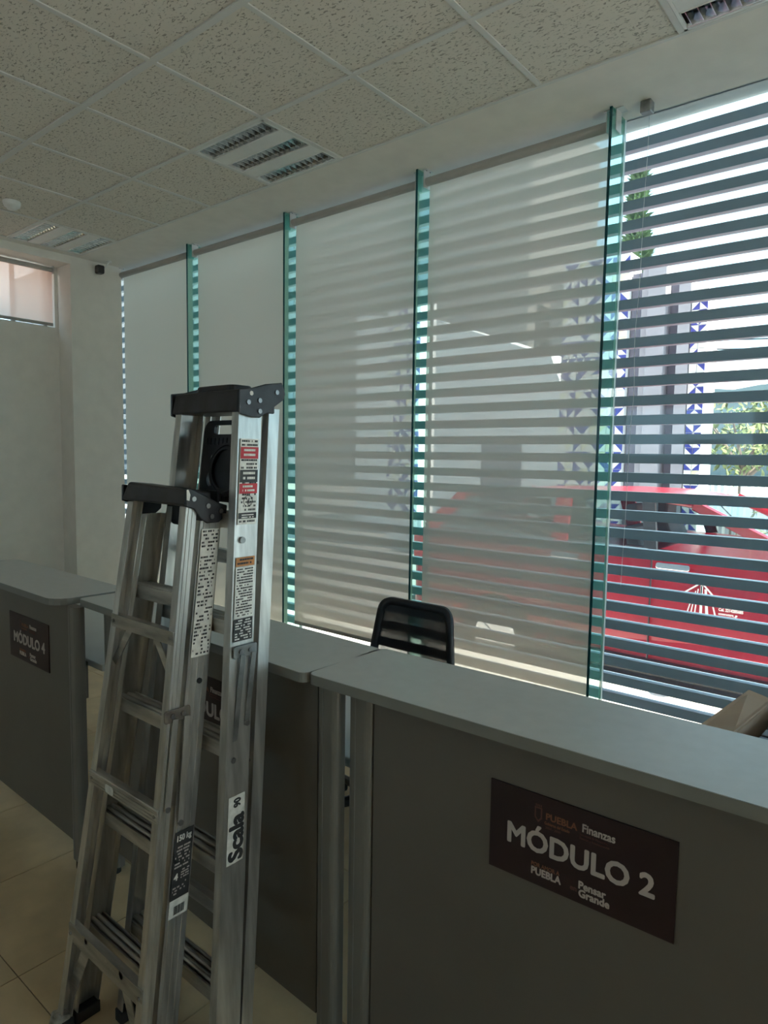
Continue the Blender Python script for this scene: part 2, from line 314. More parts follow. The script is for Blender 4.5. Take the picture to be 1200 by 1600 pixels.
ex=MB(); ex.box(-6.9,3.8,YG+0.02,YL+0.02,CEIL+0.02,CEIL+0.3); ex.box(-6.9,3.8,YG,YG+0.02,CEIL,CEIL+0.3)
obj('trim_2',ex,'plaster',kind='structure')                       # outside soffit above the louvres
# left window behind its own blind
obj('window_9',MB().box(-6.27,-6.26,WY0,WY1,WZ0,WZ1),'pane',kind='structure')
sl=MB(); sl.box(-6.28,-6.25,WY0,WY1,WZ0,WZ0+0.03); sl.box(-6.28,-6.25,WY0,WY0+0.03,WZ0,WZ1); sl.box(-6.28,-6.25,WY1-0.03,WY1,WZ0,WZ1); sl.box(-6.28,-6.25,2.5,2.53,WZ0,WZ1)
obj('trim_3',sl,'tube',kind='structure')

# ================================================================== BLINDS
def blind(x0,x1,z0,label):
    zr=CEIL-0.064; yr=3.300; yf=3.322
    t=empty('roller_blind',((x0+x1)/2,yr,z0),label=label,cat='roller blind',group='sun-screen roller blinds on the glass front')
    obj('roller_tube',MB().cyl((x0,yr,zr),(x1,yr,zr),0.024,18),'tube',t)
    f=MB(); n=24; zt=zr; vs=[];fs=[]
    for i in range(n+1):
        z=z0+0.02+(zt-z0-0.02)*i/n
        for x in (x0+0.004,x1-0.004): vs.append((x,yf+0.001*math.sin(i*1.3+x),z))
    for i in range(n): fs.append((2*i,2*i+1,2*i+3,2*i+2))
    f.add(vs,fs); obj('fabric',f,'blind',t,smooth=True)
    obj('bottom_bar',MB().box(x0+0.004,x1-0.004,yf-.005,yf+.005,z0,z0+0.025),'tube',t,bevel=0.003)
    for xb in (x0-0.006,x1+0.002):
        m=MB(); m.box(xb,xb+0.004,yr-0.03,yr+0.03,CEIL-0.10,CEIL-0.001); m.box(xb-0.012,xb+0.024,yr-0.03,yr+0.035,CEIL-0.004,CEIL-0.001)
        b_=obj('bracket',m,'bracket',t)
        for dy in (-0.015,0.02): obj('screw',MB().cyl((xb+0.012,yr+dy,CEIL-0.0035),(xb+0.012,yr+dy,CEIL-0.007),0.004,8),'steel',b_)
bl=['far left roller blind beside the corner pier','roller blind behind the tall ladder, second from the pier','middle roller blind, left of the black office chair','roller blind beside the open bay, showing the red car through it']
bx=[-5.868-0.03]+fins[:4]
for i in range(4): blind(bx[i]+0.032,bx[i+1]-0.036,0.30 if i==2 else 0.16,bl[i])
t=empty('roller_blind',(-6.08,1.6,WZ0),label='small pink-lit roller blind in the high window of the left wall',cat='roller blind')
obj('roller_tube',MB().cyl((-6.07,WY0+0.03,3.105),(-6.07,WY1-0.03,3.105),0.02,16),'tube',t)
obj('fabric',MB().add([(-6.075,WY0+.03,WZ0+.03),(-6.075,WY1-.03,WZ0+.03),(-6.075,WY1-.03,3.10),(-6.075,WY0+.03,3.10)],[(0,1,2,3)]),'blind_pinklit',t)
obj('bottom_bar',MB().box(-6.082,-6.068,WY0+0.03,WY1-0.03,WZ0+0.005,WZ0+0.03),'tube',t)
obj('bracket',MB().box(-6.10,-6.045,WY1-0.028,WY1-0.024,3.07,3.137),'bracket',t)
# fittings left at the open bay
m=MB(); m.box(-1.19,-1.14,3.28,3.33,CEIL-0.055,CEIL-0.001)
obj('sensor_box',m,'steel',label='small grey box on the ceiling over the open window bay',cat='sensor',bevel=0.004)
m=MB(); m.box(-1.30,-1.296,3.27,3.335,CEIL-0.10,CEIL-0.001); m.box(-1.304,-1.265,3.27,3.335,CEIL-0.004,CEIL-0.001)
obj('blind_bracket',m,'bracket',label='empty metal blind bracket at the top of the open bay',cat='bracket')
m=MB(); pts=[(-1.185,3.40,CEIL-0.02)]
for i in range(1,28):
    z=CEIL-0.02-i*0.085; pts.append((-1.185-0.0035*i*0.4+0.006*math.sin(i*0.9)*(1 if 10<i<17 else .25),3.40,z))
for a,b in zip(pts,pts[1:]): m.cyl(a,b,0.0012,5)
obj('pull_cord',m,'cord',label='thin clear cord hanging down inside the open bay',cat='cord')

# louvre screen outside
lt=empty('louvre_screen',(-2,YL+0.02,-0.12),label='grey horizontal louvres screening the glass front outside',cat='louvre')
slm=None
for n in range(31):
    zb=EYE+1.584-0.1*n
    o=MB().box(-7.0,3.6,YL,YL+0.048,zb,zb+0.050)
    if n==0: first=obj('slat',o,'slat',lt); first_z=zb
    else:
        c=first.copy(); C.objects.link(c); c.parent=lt; c.location=(0,0,zb-first_z); c.name='slat'
for x in (-6.95,3.55): obj('upright',MB().box(x-0.03,x+0.03,YL+0.05,YL+0.10,-0.12,CEIL+0.15),'slat',lt)

# ================================================================== CEILING FITTINGS
def fixture(k,j,label,lit=False):
    x0=X0+k*U+0.013; x1=x0+U-0.026; y0=Y0+j*U+0.013; y1=min(y0+U-0.026,YB-0.014) if j==1 else y0+U-0.026
    z=CEIL-0.001
    t=empty('ceiling_light',((x0+x1)/2,(y0+y1)/2,z),label=label,cat='ceiling light')
    f=MB(); f.box(x0,x1,y0,y0+0.012,z,z+0.012); f.box(x0,x1,y1-0.012,y1,z,z+0.012); f.box(x0,x0+0.012,y0,y1,z,z+0.012); f.box(x1-0.012,x1,y0,y1,z,z+0.012)
    obj('frame',f,'fixture',t)
    obj('housing',MB().box(x0+0.005,x1-0.005,y0+0.005,y1-0.005,z+0.075,z+0.085),'louvre_dark',t)
    a0=y0+0.014; L=y1-y0-0.028; sw=L*0.205; pw=(L-3*sw)/2
    for q in range(3):
        s0=a0+q*(sw+pw)
        lv=MB()
        for (yy,ss) in ((s0,1),(s0+sw,-1)): lv.loft([(x0+.014,yy,z+.002),(x0+.014,yy+ss*.004,z+.002),(x0+.014,yy+ss*.022,z+.06),(x0+.014,yy+ss*.018,z+.06)],[(x1-.014,yy,z+.002),(x1-.014,yy+ss*.004,z+.002),(x1-.014,yy+ss*.022,z+.06),(x1-.014,yy+ss*.018,z+.06)])
        for c in range(13):
            xc=x0+0.03+c*(x1-x0-0.06)/12
            lv.loft([(xc-.001,s0+.003,z+.004),(xc+.001,s0+.003,z+.004),(xc+.009,s0+.02,z+.035),(xc-.009,s0+.02,z+.035)],[(xc-.001,s0+sw-.003,z+.004),(xc+.001,s0+sw-.003,z+.004),(xc+.009,s0+sw-.02,z+.035),(xc-.009,s0+sw-.02,z+.035)])
        obj('lamp_louvre',lv,'reflector',t)
        obj('tube_lamp',MB().cyl((x0+.02,s0+sw/2,z+.052),(x1-.02,s0+sw/2,z+.052),0.008,8),'lamptube',t)
        if q<2:
            p0=s0+sw; obj('white_panel',MB().box(x0+.012,x1-.012,p0+.003,p0+pw-.003,z+.002,z+.006),'fixture',t)
            obj('divider',MB().box(x0+.012,x1-.012,p0-.001,p0+.003,z-.001,z+.008).box(x0+.012,x1-.012,p0+pw-.003,p0+pw+.001,z-.001,z+.008),'tbar',t)
fixture(-3,1,'square louvred ceiling light over the middle blind, unlit')
fixture(-7,1,'square louvred ceiling light in the far corner by the pier')
fixture(1,1,'square louvred ceiling light at the upper right picture corner')
fixture(-1,-2,'square ceiling light over the aisle behind the viewer'); fixture(-5,-2,'square ceiling light over the far aisle behind the viewer')
m=MB()
prof=[(0.055,CEIL+.005),(0.055,CEIL-.012),(0.048,CEIL-.030),(0.034,CEIL-.036),(0.03,CEIL-.046),(0.0,CEIL-.050)]
n=20; vs=[];fs=[]
for r_,z_ in prof:
    for i in range(n): vs.append((-4.945+r_*math.cos(2*math.pi*i/n),2.0+r_*math.sin(2*math.pi*i/n),z_))
for a in range(len(prof)-1):
    for i in range(n): fs.append((a*n+i,a*n+(i+1)%n,(a+1)*n+(i+1)%n,(a+1)*n+i))
m.add(vs,fs); obj('smoke_detector',m,'fixture',label='round white smoke detector on a ceiling tile at the left',cat='smoke detector',smooth=True)
t=empty('wall_camera',(-5.74,3.07,CEIL-0.12),label='small black rounded camera hanging in the ceiling corner by the pier',cat='camera')
m=MB().prism(rpoly(-0.036,0.036,-0.036,0.036,0.016),'y',-0.025,0.03); m.v=[(x-5.80,y+3.06,z+CEIL-0.075) for x,y,z in m.v]
obj('camera_head',m,'black',t,bevel=0.006)
m=MB(); m.cyl((-5.77,3.09,CEIL-0.07),(-5.745,3.12,CEIL-0.004),0.006,8); m.cyl((-5.745,3.12,CEIL-0.008),(-5.745,3.12,CEIL),0.022,14)
obj('mount',m,'fixture',t)

# ================================================================== RECEPTION COUNTERS
def dashes(parent,m,Mx,w_,h_,rows,name='fine_print',gap=0.35,dens=0.85,ext=0.0004):
    b=MB(); rh=h_/rows
    for r in range(rows):
        x=0
        while x<w_*0.97:
            l=random.uniform(0.03,0.16)*w_
            if random.random()<dens: b.box(x,min(x+l,w_),-(r+1)*rh+rh*gap,-r*rh-rh*0.15,0,ext)
            x+=l+0.02*w_
    b.v=[tuple(Mx@Vector(v)) for v in b.v]
    o=obj(name,b,m,parent); o['kind']='stuff'; return o
def sign(parent, Mx, num, lab):
    """Mx: frame with origin at the sign's lower left, x right, y up, z out of the panel"""
    b=MB().box(0,0.365,0,0.185,0,0.003); b.v=[tuple(Mx@Vector(v)) for v in b.v]
    s=obj('sign',b,'sign',parent,label=lab)
    T=lambda x,y: Mx@Matrix.Translation((x,y,0.0032))
    text('MÓDULO '+num,0.0585,'ink_w',s,T(0.184,0.068),bold=0.032,align='CENTER',xs=0.97)
    text('PUEBLA',0.0185,'ink_o',s,T(0.121,0.1405),bold=0.03)
    text('Gobierno del Estado',0.0085,'ink_o',s,T(0.119,0.130),bold=0.02,xs=0.72)
    text('2024 - 2030',0.0065,'ink_d',s,T(0.121,0.122),bold=0.0,xs=1.0)
    text('Finanzas',0.022,'ink_w',s,T(0.194,0.1425),bold=0.025,xs=0.86)
    text('Secretaría de Planeación,',0.0068,'ink_d',s,T(0.190,0.134),xs=0.8); text('Finanzas y Administración',0.0068,'ink_d',s,T(0.190,0.127),xs=0.8)
    text('POR AMOR A',0.0115,'ink_o',s,T(0.094,0.0375),bold=0.02,xs=0.85); text('PUEBLA',0.0205,'ink_w',s,T(0.094,0.021),bold=0.035,xs=0.88)
    text('Pensar',0.0205,'ink_w',s,T(0.191,0.030),bold=0.035,xs=0.95); text('en',0.014,'ink_d',s,T(0.175,0.021),bold=0.02); text('Grande',0.0205,'ink_w',s,T(0.192,0.014),bold=0.035,xs=0.95)
    # small state crest: shield with bands
    cr=MB(); cr.loft([(0.098,0.160,0.0032),(0.098,0.138,0.0032),(0.106,0.129,0.0032),(0.114,0.138,0.0032),(0.114,0.160,0.0032)],[(0.098,0.160,0.0036),(0.098,0.138,0.0036),(0.106,0.129,0.0036),(0.114,0.138,0.0036),(0.114,0.160,0.0036)])
    for q in range(4): cr.box(0.100+q*0.0035,0.102+q*0.0035,0.161,0.166,0.0032,0.0036)
    cr.v=[tuple(Mx@Vector(v)) for v in cr.v]; obj('crest',cr,'ink_d',s)
    cr=MB(); cr.loft([(0.101,0.157,0.0038),(0.101,0.140,0.0038),(0.106,0.134,0.0038),(0.111,0.140,0.0038),(0.111,0.157,0.0038)],[(0.101,0.157,0.004),(0.101,0.140,0.004),(0.106,0.134,0.004),(0.111,0.140,0.004),(0.111,0.157,0.004)])
    cr.v=[tuple(Mx@Vector(v)) for v in cr.v]; obj('crest_field',cr,'sign',s)
def counter(x,y,rz,L,label,num,signx,slab,rad=(0.02,0.02,0.02,0.02),body0=0.093,body1=None,zt=1.004):
    t=empty('reception_counter',(x,y,0),rz,label=label,cat='counter'); R=W[t.name]
    if body1 is None: body1=L+0.075
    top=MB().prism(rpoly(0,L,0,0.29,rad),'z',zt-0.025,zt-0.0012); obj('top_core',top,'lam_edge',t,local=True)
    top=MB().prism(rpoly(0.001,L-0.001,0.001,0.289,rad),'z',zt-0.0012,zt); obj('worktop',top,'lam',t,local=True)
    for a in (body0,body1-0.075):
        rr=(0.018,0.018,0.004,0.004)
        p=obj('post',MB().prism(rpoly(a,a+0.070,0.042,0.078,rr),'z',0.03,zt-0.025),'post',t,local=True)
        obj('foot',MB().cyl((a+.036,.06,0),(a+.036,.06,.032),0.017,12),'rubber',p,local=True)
        obj('highlight_line',MB().box(a+0.0255,a+0.0275,0.0405,0.043,0.03,zt-0.026),'lam_edge',p,local=True)  # paler strip standing in for the highlight down the post
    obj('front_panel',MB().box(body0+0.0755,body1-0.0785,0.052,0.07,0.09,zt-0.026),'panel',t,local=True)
    obj('inner_desk',MB().box(body0+0.01,body1-0.01,0.14,0.86,0.725,0.75),'desk',t,local=True,bevel=0.004)
    obj('desk_support',MB().box(body0+0.12,body1-0.12,0.105,0.14,0.60,0.74),'post',t,local=True)
    for a in (body0+0.05,body1-0.09): obj('desk_leg',MB().box(a,a+0.04,0.76,0.80,0,0.725),'post',t,local=True,bevel=0.003)
    Mx=R@Matrix(((1,0,0,signx),(0,0,-1,0.0518),(0,1,0,EYE-0.840),(0,0,0,1)))
    sign(t,Mx,num,slab); return t
c2=counter(-1.150,1.112,math.radians(1.4),1.21,'grey reception counter nearest the viewer, with the sign Módulo 2','2',0.481,'maroon sign reading Módulo 2')
c3=counter(-2.365,1.143,math.radians(-1.85),1.21,'grey reception counter behind the ladders, with a half-hidden module sign','3',0.555,'maroon sign half hidden by the ladders')
c4=counter(-3.47,1.085,math.radians(-0.8),1.075,'grey reception counter at the far left, with the sign Módulo 4','4',0.545,'maroon sign reading Módulo 4',rad=(0.07,0.07,0.02,0.06),body0=0.06)
c1=counter(0.08,1.142,math.radians(1.0),1.21,'grey reception counter outside the right picture edge','1',0.48,'maroon sign reading Módulo 1')

# ================================================================== OFFICE CHAIR
cx,cy=-1.755,2.30
t=empty('office_chair',(cx,2.02,0),label='black mesh-back office chair behind the counters',cat='chair')
def bpt(u,v):      # u across, v height -> a gently curved, reclined back
    return (cx+u, cy+0.10*(v-0.5)-0.35*u*u+0.03, v)
ring=[]; N=40
def outline(s):
    pts=rpoly(-1,1,-1,1,0.28,6); out=[]
    for (a,b) in pts:
        v=0.685+b*0.205; half=0.222-0.028*b
        out.append((a*half*s, 0.685+b*0.205*(s if s==1 else (s-0.02))))
    return out
oo=outline(1); ii=outline(0.87); n=len(oo); b=MB(); vs=[]
for (pp,d) in ((oo,-0.012),(ii,-0.012),(ii,0.012),(oo,0.012)):
    for (u,v) in pp:
        q=bpt(u,v); vs.append((q[0],q[1]+d,q[2]))
fs=[]
for k in range(4):
    for i in range(n): fs.append((k*n+i,k*n+(i+1)%n,((k+1)%4)*n+(i+1)%n,((k+1)%4)*n+i))
b.add(vs,fs); bk=obj('backrest',b,'chair',t,smooth=True)
mm=bpy.data.materials.new('chair_mesh'); mm.use_nodes=True; tt=mm.node_tree; pb=tt.nodes['Principled BSDF']; pb.inputs['Base Color'].default_value=(0.02,0.023,0.03,1); pb.inputs['Roughness'].default_value=0.8; pb.inputs['Alpha'].default_value=0.90; M['chair_mesh']=mm
def rowpatch(v0,v1,d):
    b=MB(); vs=[];fs=[]; K=10
    for v in (v0,v1):
        for i in range(K+1):
            hw=0.222-0.028*((v-0.685)/0.205); u=-hw*0.9+2*hw*0.9*i/K; q=bpt(u,v); vs.append((q[0],q[1]+d,q[2]))
    for i in range(K): fs.append((i,i+1,K+1+i+1,K+1+i))
    return b.add(vs,fs)
obj('mesh_panel',rowpatch(0.505,0.865,0),'chair_mesh',bk)
for q in range(5):
    v0=0.515+q*0.077
    if q: 
        a=rowpatch(v0,v0+0.034,-0.006); c=rowpatch(v0,v0+0.034,0.006); n=len(a.v); a.add(c.v,c.f); obj('back_slat',a,'chair',bk)
obj('seat',MB().prism(rpoly(cx-0.24,cx+0.24,1.90,2.28,0.07),'z',0.43,0.50),'chair',t,bevel=0.02)
obj('back_bar',MB().bar((cx,2.10,0.42),(cx,2.36,0.44),0.07,0.015,(0,0,1)).bar((cx,2.352,0.43),(cx,2.335,0.60),0.07,0.015,(0,1,0)),'chair',t)
obj('gas_column',MB().cyl((cx,2.08,0.08),(cx,2.08,0.44),0.025,12),'chair',t)
for q in range(5):
    a=2*math.pi*q/5+0.3; e=(cx+0.28*math.cos(a),2.08+0.28*math.sin(a),0.07)
    l=obj('base_arm',MB().cyl((cx,2.08,0.11),e,0.025,8,0.016),'chair',t); obj('castor',MB().cyl((e[0]-.02*math.sin(a),e[1]+.02*math.cos(a),0.028),(e[0]+.02*math.sin(a),e[1]-.02*math.cos(a),0.028),0.028,12).box(e[0]-.008,e[0]+.008,e[1]-.008,e[1]+.008,.03,.07),'rubber',l)
for s in (-1,1):
    obj('armrest',MB().box(cx+s*0.27-0.03,cx+s*0.27+0.03,1.95,2.17,0.64,0.665).box(cx+s*0.26-0.012,cx+s*0.26+0.012,2.04,2.09,0.44,0.64).box(min(cx+s*0.2,cx+s*0.272),max(cx+s*0.2,cx+s*0.272),2.04,2.09,0.425,0.445),'chair',t,bevel=0.006)

# ================================================================== THINGS ON THE DESKS
# cardboard box with a keyboard, right edge
bt=empty('cardboard_box',(-0.05,1.63,0.75),math.radians(-5.5),label='open cardboard box standing behind the Módulo 2 counter',cat='box')
g=0.004
Y2=0.075
obj('box_bottom',MB().box(-0.22,0.26,-0.19,Y2,0.001,0.005),'card',bt,local=True)
for (a,b_,c,d) in ((-0.22,-0.216,-0.19,Y2),(0.256,0.26,-0.19,Y2),(-0.22,0.26,-0.19,-0.186),(-0.22,0.26,Y2-.004,Y2)):
    obj('box_side',MB().box(a,b_,c,d,0.001,0.235),'card',bt,local=True)
obj('flap',MB().loft([(-0.22,-0.19,0.235),(-0.22,Y2,0.235),(-0.22,Y2,0.239),(-0.22,-0.19,0.239)],[(-0.30,-0.185,0.212),(-0.268,Y2-.01,0.248),(-0.268,Y2-.01,0.252),(-0.30,-0.185,0.216)]),'card',bt,local=True,label='left flap folded outwards')
obj('flap',MB().loft([(0.26,-0.19,0.235),(0.26,Y2,0.235),(0.26,Y2,0.239),(0.26,-0.19,0.239)],[(0.34,-0.185,0.22),(0.34,Y2,0.24),(0.34,Y2,0.244),(0.34,-0.185,0.224)]),'card',bt,local=True)
kt=empty('keyboard',(-0.055,1.573,0.930),math.radians(-5.5),label='black keyboard lying in the open cardboard box',cat='keyboard')
kt.rotation_euler=(math.radians(5),math.radians(0),math.radians(-5.5)); W[kt.name]=Matrix.Translation((-0.055,1.573,0.930))@kt.rotation_euler.to_matrix().to_4x4()
obj('key_tray',MB().box(-0.19,0.20,-0.115,0.115,0.02,0.045),'keyb',kt,local=True,bevel=0.006)
kb=None
for i in range(16):
    for j in range(6):
        o=MB().box(-0.185+i*0.0235,-0.185+i*0.0235+0.0205,-0.108+j*0.037,-0.108+j*0.037+0.031,0.045,0.054)
        if kb is None: kb=obj('key',o,'keyc',kt,local=True,bevel=0.002)
        else:
            c=kb.copy(); C.objects.link(c); c.parent=kt; c.location=(i*0.0235,j*0.037,0); c.name='key'
# filler under the keyboard keeps it up: a black power supply block
obj('adapter_block',MB().box(-0.15,0.10,1.52,1.62,0.757,0.943),'keyb',label='black packed block under the keyboard in the cardboard box',cat='box',bevel=0.01)
# ================================================================== LADDERS
class Ladder: pass
def cprof(side,D,F,th=0.0022,ribs=()):
    """C channel profile, web outside; returned as (dx towards the outside negative inwards, dy)"""
    pts=[(0,0)]
    for r in ribs: pts+=[(0,r-0.004),(0.0018,r-0.003),(0.0018,r+0.003),(0,r+0.004)]
    pts+=[(0,D),(-F,D),(-F,D-th),(-th,D-th),(-th,th),(-F,th),(-F,0)]
    return [(side*a,b) for a,b in pts]
def build_ladder(name,label,Xl,Xr,Yf,ztop,secs,step_z,brace_z,steps_sec):
    """secs: list of (part name, y offset, depth, flange, z0, z1)"""
    t=empty(name,((Xl(0)+Xr(0))/2,Yf(0)+0.05,0),label=label,cat='ladder')
    rails={}
    for (pn,off,D,F,z0,z1,ribs,sl) in secs:
        for side,Xf in ((-1,Xl),(1,Xr)):
            pr=cprof(side,D,F,ribs=ribs)
            a=[(Xf(z0)+p[0],Yf(z0)+off+p[1],z0) for p in pr]; b=[(Xf(z1)+p[0],Yf(z1)+off+sl*z1+p[1],z1) for p in pr]
            rails[(pn,side)]=obj(pn,MB().loft(a,b),'alu',t)
            zf=z0-0.028 if z0<0.1 else z0
            fm=MB(); pr2=[(Xf(z0)+side*0.003,Yf(z0)+off-0.004),(Xf(z0)+side*0.003,Yf(z0)+off+D+0.004),(Xf(z0)-side*(F+0.004),Yf(z0)+off+D+0.004),(Xf(z0)-side*(F+0.004),Yf(z0)+off-0.004)]
            fm.prism(pr2,'z',0.0,z0+0.006); dusty = (name=='step_ladder' and False)
            obj('rubber_foot',fm,'rubber',rails[(pn,side)],bevel=0.003)
    offS,DS=steps_sec
    for z in step_z:
        y0=Yf(z)+offS+0.001; y1=y0+DS-0.002
        pr=[(y0,z-0.034),(y0,z+0.001),(y0+0.004,z+0.001),(y0+0.006,z-0.004)]
        k=2; a0=y0+0.009; wd=(y1-y0-0.018)/k
        for q in range(k):
            for e in range(7):
                an=math.pi-math.pi*e/6; pr.append((a0+wd*(q+0.5)+wd*0.42*math.cos(an),z-0.004+0.0075*math.sin(an)))
        pr+=[(y1-0.006,z-0.004),(y1-0.004,z+0.001),(y1,z+0.001)]
        pr+=[(y1,z-0.001),(y1,z-0.030),(y1-0.003,z-0.030),(y1-0.003,z-0.004),(y0+0.003,z-0.004),(y0+0.003,z-0.034)]
        obj('step',MB().prism(pr,'x',Xl(z)+0.003,Xr(z)-0.003),'alu2',t)
    for (z,off,h,ribbed,goff) in brace_z:
        y0=Yf(z)+off
        if ribbed:
            pr=[(y0,z-h)]
            for q in range(4):
                a=z-h+h*q/4; b=z-h+h*(q+1)/4; pr+=[(y0-0.0005,a+.001),(y0-0.0025,a+.002),(y0-0.0025,b-.002),(y0-0.0005,b-.001)]
            pr+=[(y0,z),(y0+0.020,z),(y0+0.020,z-0.003),(y0+0.002,z-0.003),(y0+0.002,z-h)]
        else: pr=[(y0,z-h),(y0,z),(y0+0.020,z),(y0+0.020,z-0.003),(y0+0.002,z-0.003),(y0+0.002,z-h)]
        br=obj('brace',MB().prism(pr,'x',Xl(z)+0.002,Xr(z)-0.002),'alu2',t)
        for s,Xf in ((-1,Xl),(1,Xr)):
            obj('rivet',MB().cyl((Xf(z)-s*0.014,y0-0.004,z-h*.5),(Xf(z)-s*0.014,y0+0.002,z-h*.5),0.0045,8),'rivet',br)
            if goff: obj('diagonal_strut',MB().bar((Xf(z)-s*0.085,y0+0.006,z-h+0.006),(Xf(z-goff)-s*0.012,y0+0.006-0.12*(goff-h)*0,z-goff),0.034 if goff>0.15 else 0.022,0.003,(0,1,0)),'alu2',br)
    return t,rails
# --- tall ladder (far), climbing side towards us
TXl=lambda z:-1.625+0.035*z
TXr=lambda z:-1.195-0.067*z
TYf=lambda z:0.862+0.103*z
tall,tr=build_ladder('step_ladder','tall aluminium step ladder with a black paint shelf, leaning on the counter',TXl,TXr,TYf,1.66,
   [('front_rail',0,0.070,0.026,0.028,1.638,(),0),('rear_leg',0.074,0.034,0.024,0.028,1.645,(),0.012)],
   [0.275,0.568,0.842,1.130,1.385],[(0.40,0.080,0.035,False,0.10),(0.80,0.084,0.035,False,0),(1.28,0.090,0.035,False,0)],(0.006,0.063))
# --- short ladder (near), its back towards us
SXl=lambda z:-1.715+0.072*z
SXr=lambda z:-1.330-0.018*z
SYf=lambda z:0.74+0.125*z
short,sr=build_ladder('step_ladder','shorter aluminium step ladder with a 150 kg sticker, standing in front of the tall one',SXl,SXr,SYf,1.42,
   [('rear_leg',0,0.030,0.026,0.028,1.405,(0.010,0.021),0),('front_rail',0.043,0.060,0.026,0.028,1.37,(0.012,0.030,0.048),0)],
   [0.275,0.58,0.885,1.185],[(0.296,-0.004,0.046,False,0.20),(0.705,-0.004,0.036,True,0),(1.114,-0.004,0.032,False,0.13)],(0.044,0.052))
def plate(parent,name,X,th,pts,m='blackp',side=1,bevel=0.003,lab=None):
    return obj(name,MB().prism(pts,'x',X,X+side*th),m,parent,bevel=bevel,label=lab)
def rivets(parent,X,pts,r=0.006):
    for (y,z) in pts: obj('rivet',MB().cyl((X,y,z),(X+0.004,y,z),r,10),'rivet',parent)
# tall cap
zc=1.634; y0=TYf(zc)-0.004; xl=TXl(zc)-0.008; xr=TXr(zc)+0.004
cap=obj('cap',MB().loft([(xl-0.004,y0-0.002,zc-0.002),(xr,y0-0.002,zc-0.002),(xr,y0+0.115,zc-0.002),(xl-0.004,y0+0.115,zc-0.002)],[(xl+0.004,y0+0.004,zc+0.050),(xr-0.003,y0+0.004,zc+0.052),(xr-0.003,y0+0.115,zc+0.070),(xl+0.004,y0+0.115,zc+0.066)]),'blackp',tall,bevel=0.005,label='black plastic top cap')
obj('cap_recess_rim',MB().prism(rpoly(xl+0.07,xr-0.05,y0+0.02,y0+0.09,0.02),'z',zc+0.05,zc+0.068),'blackp',cap,bevel=0.004)
for X,s in ((xr,1),(xl-0.004,-1)):
    pl=plate(tall,'side_plate',X,0.005,[(y0-0.002,zc-0.006),(y0+0.035,zc-0.014),(y0+0.062,zc-0.014),(y0+0.138,zc+0.034),(y0+0.145,zc+0.050),(y0+0.134,zc+0.078),(y0+0.08,zc+0.070),(y0+0.04,zc+0.058),(y0-0.001,zc+0.052)],side=s)
    if s>0:
        rivets(pl,X+0.004,[(y0+0.025,zc+0.022),(y0+0.060,zc+0.028),(y0+0.060,zc+0.002),(y0+0.115,zc+0.052)])
        obj('paint_spot',MB().cyl((X+0.0052,y0+0.035,zc+0.044),(X+0.0056,y0+0.035,zc+0.044),0.006,6),'splash',pl)
# tall paint shelf folded between the rails (flat plate with holes)
cu=bpy.data.curves.new('shelf','CURVE'); cu.dimensions='2D'; cu.fill_mode='BOTH'; cu.extrude=0.004
def poly2(pts):
    sp=cu.splines.new('POLY'); sp.points.add(len(pts)-1)
    for i,p in enumerate(pts): sp.points[i].co=(p[0],p[1],0,1)
    sp.use_cyclic_u=True
poly2(rpoly(0,0.222,0,0.215,(0.008,0.008,0.02,0.03)))
poly2(rpoly(0.045,0.19,0.178,0.203,0.008))
poly2([(0.044+0.014*math.cos(a),0.060+0.021*math.sin(a)) for a in [2*math.pi*i/18 for i in range(18)]])
poly2([(0.047+0.006*math.cos(a),0.115+0.010*math.sin(a)) for a in [2*math.pi*i/14 for i in range(14)]])
Mx=frame((-1.548,TYf(1.5)+0.070,1.405),(1,0,0),(0,-1,0.12))
sh=curvemesh('paint_shelf',cu,'blackp',tall,Mx,label='folded black plastic paint shelf with holes')
m=MB()
for (rr,dd) in ((0.072,0.006),(0.060,0.010)):
    vs=[];fs=[];n=28
    for q in (rr,rr-0.006):
        for d in (0.003,dd+0.003):
            for i in range(n): a=2*math.pi*i/n; vs.append((0.115+q*math.cos(a),0.085+q*math.sin(a)*0.98,d))
    for i in range(n):
        j=(i+1)%n; fs+=[(i,j,n+j,n+i),(2*n+i,3*n+i,3*n+j,2*n+j),(n+i,n+j,3*n+j,3*n+i)]
    m.add(vs,fs)
for i in range(12): m.box(0.012+i*0.017,0.020+i*0.017,0.150,0.168,0.003,0.006); m.box(0.012+i*0.017,0.020+i*0.017,0.006,0.018,0.003,0.006)
m.v=[tuple(Mx@Vector(v)) for v in m.v]; obj('moulded_rim',m,'blackp',sh)
# short cap: box, drooping side plate, back skirt
zc=1.410; y0=SYf(zc)-0.004; xl=SXl(zc)-0.014; xr=SXr(zc)+0.004
cap=obj('cap',MB().loft([(xl-0.012,y0-0.002,zc-0.002),(xr,y0-0.002,zc-0.004),(xr,y0+0.075,zc-0.004),(xl-0.012,y0+0.075,zc-0.002)],[(xl+0.012,y0+0.006,zc+0.046),(xr-0.004,y0+0.006,zc+0.036),(xr-0.004,y0+0.075,zc+0.030),(xl+0.012,y0+0.075,zc+0.040)]),'blackp',short,bevel=0.006,label='black plastic top cap')
m=MB(); arc=[(0.035+0.0*i,0) for i in range(1)]
pts=[(xl+0.055,zc+0.03)]+[(xl+0.055+0.03*(1-math.cos(a)),zc-0.02-0.045*math.sin(a)) for a in [math.pi/2*i/6 for i in range(7)]]+[(xr-0.006,zc-0.068),(xr-0.006,zc+0.03)]
m.prism(pts,'y',y0+0.093,y0+0.099); obj('rear_skirt',m,'blackp',cap)
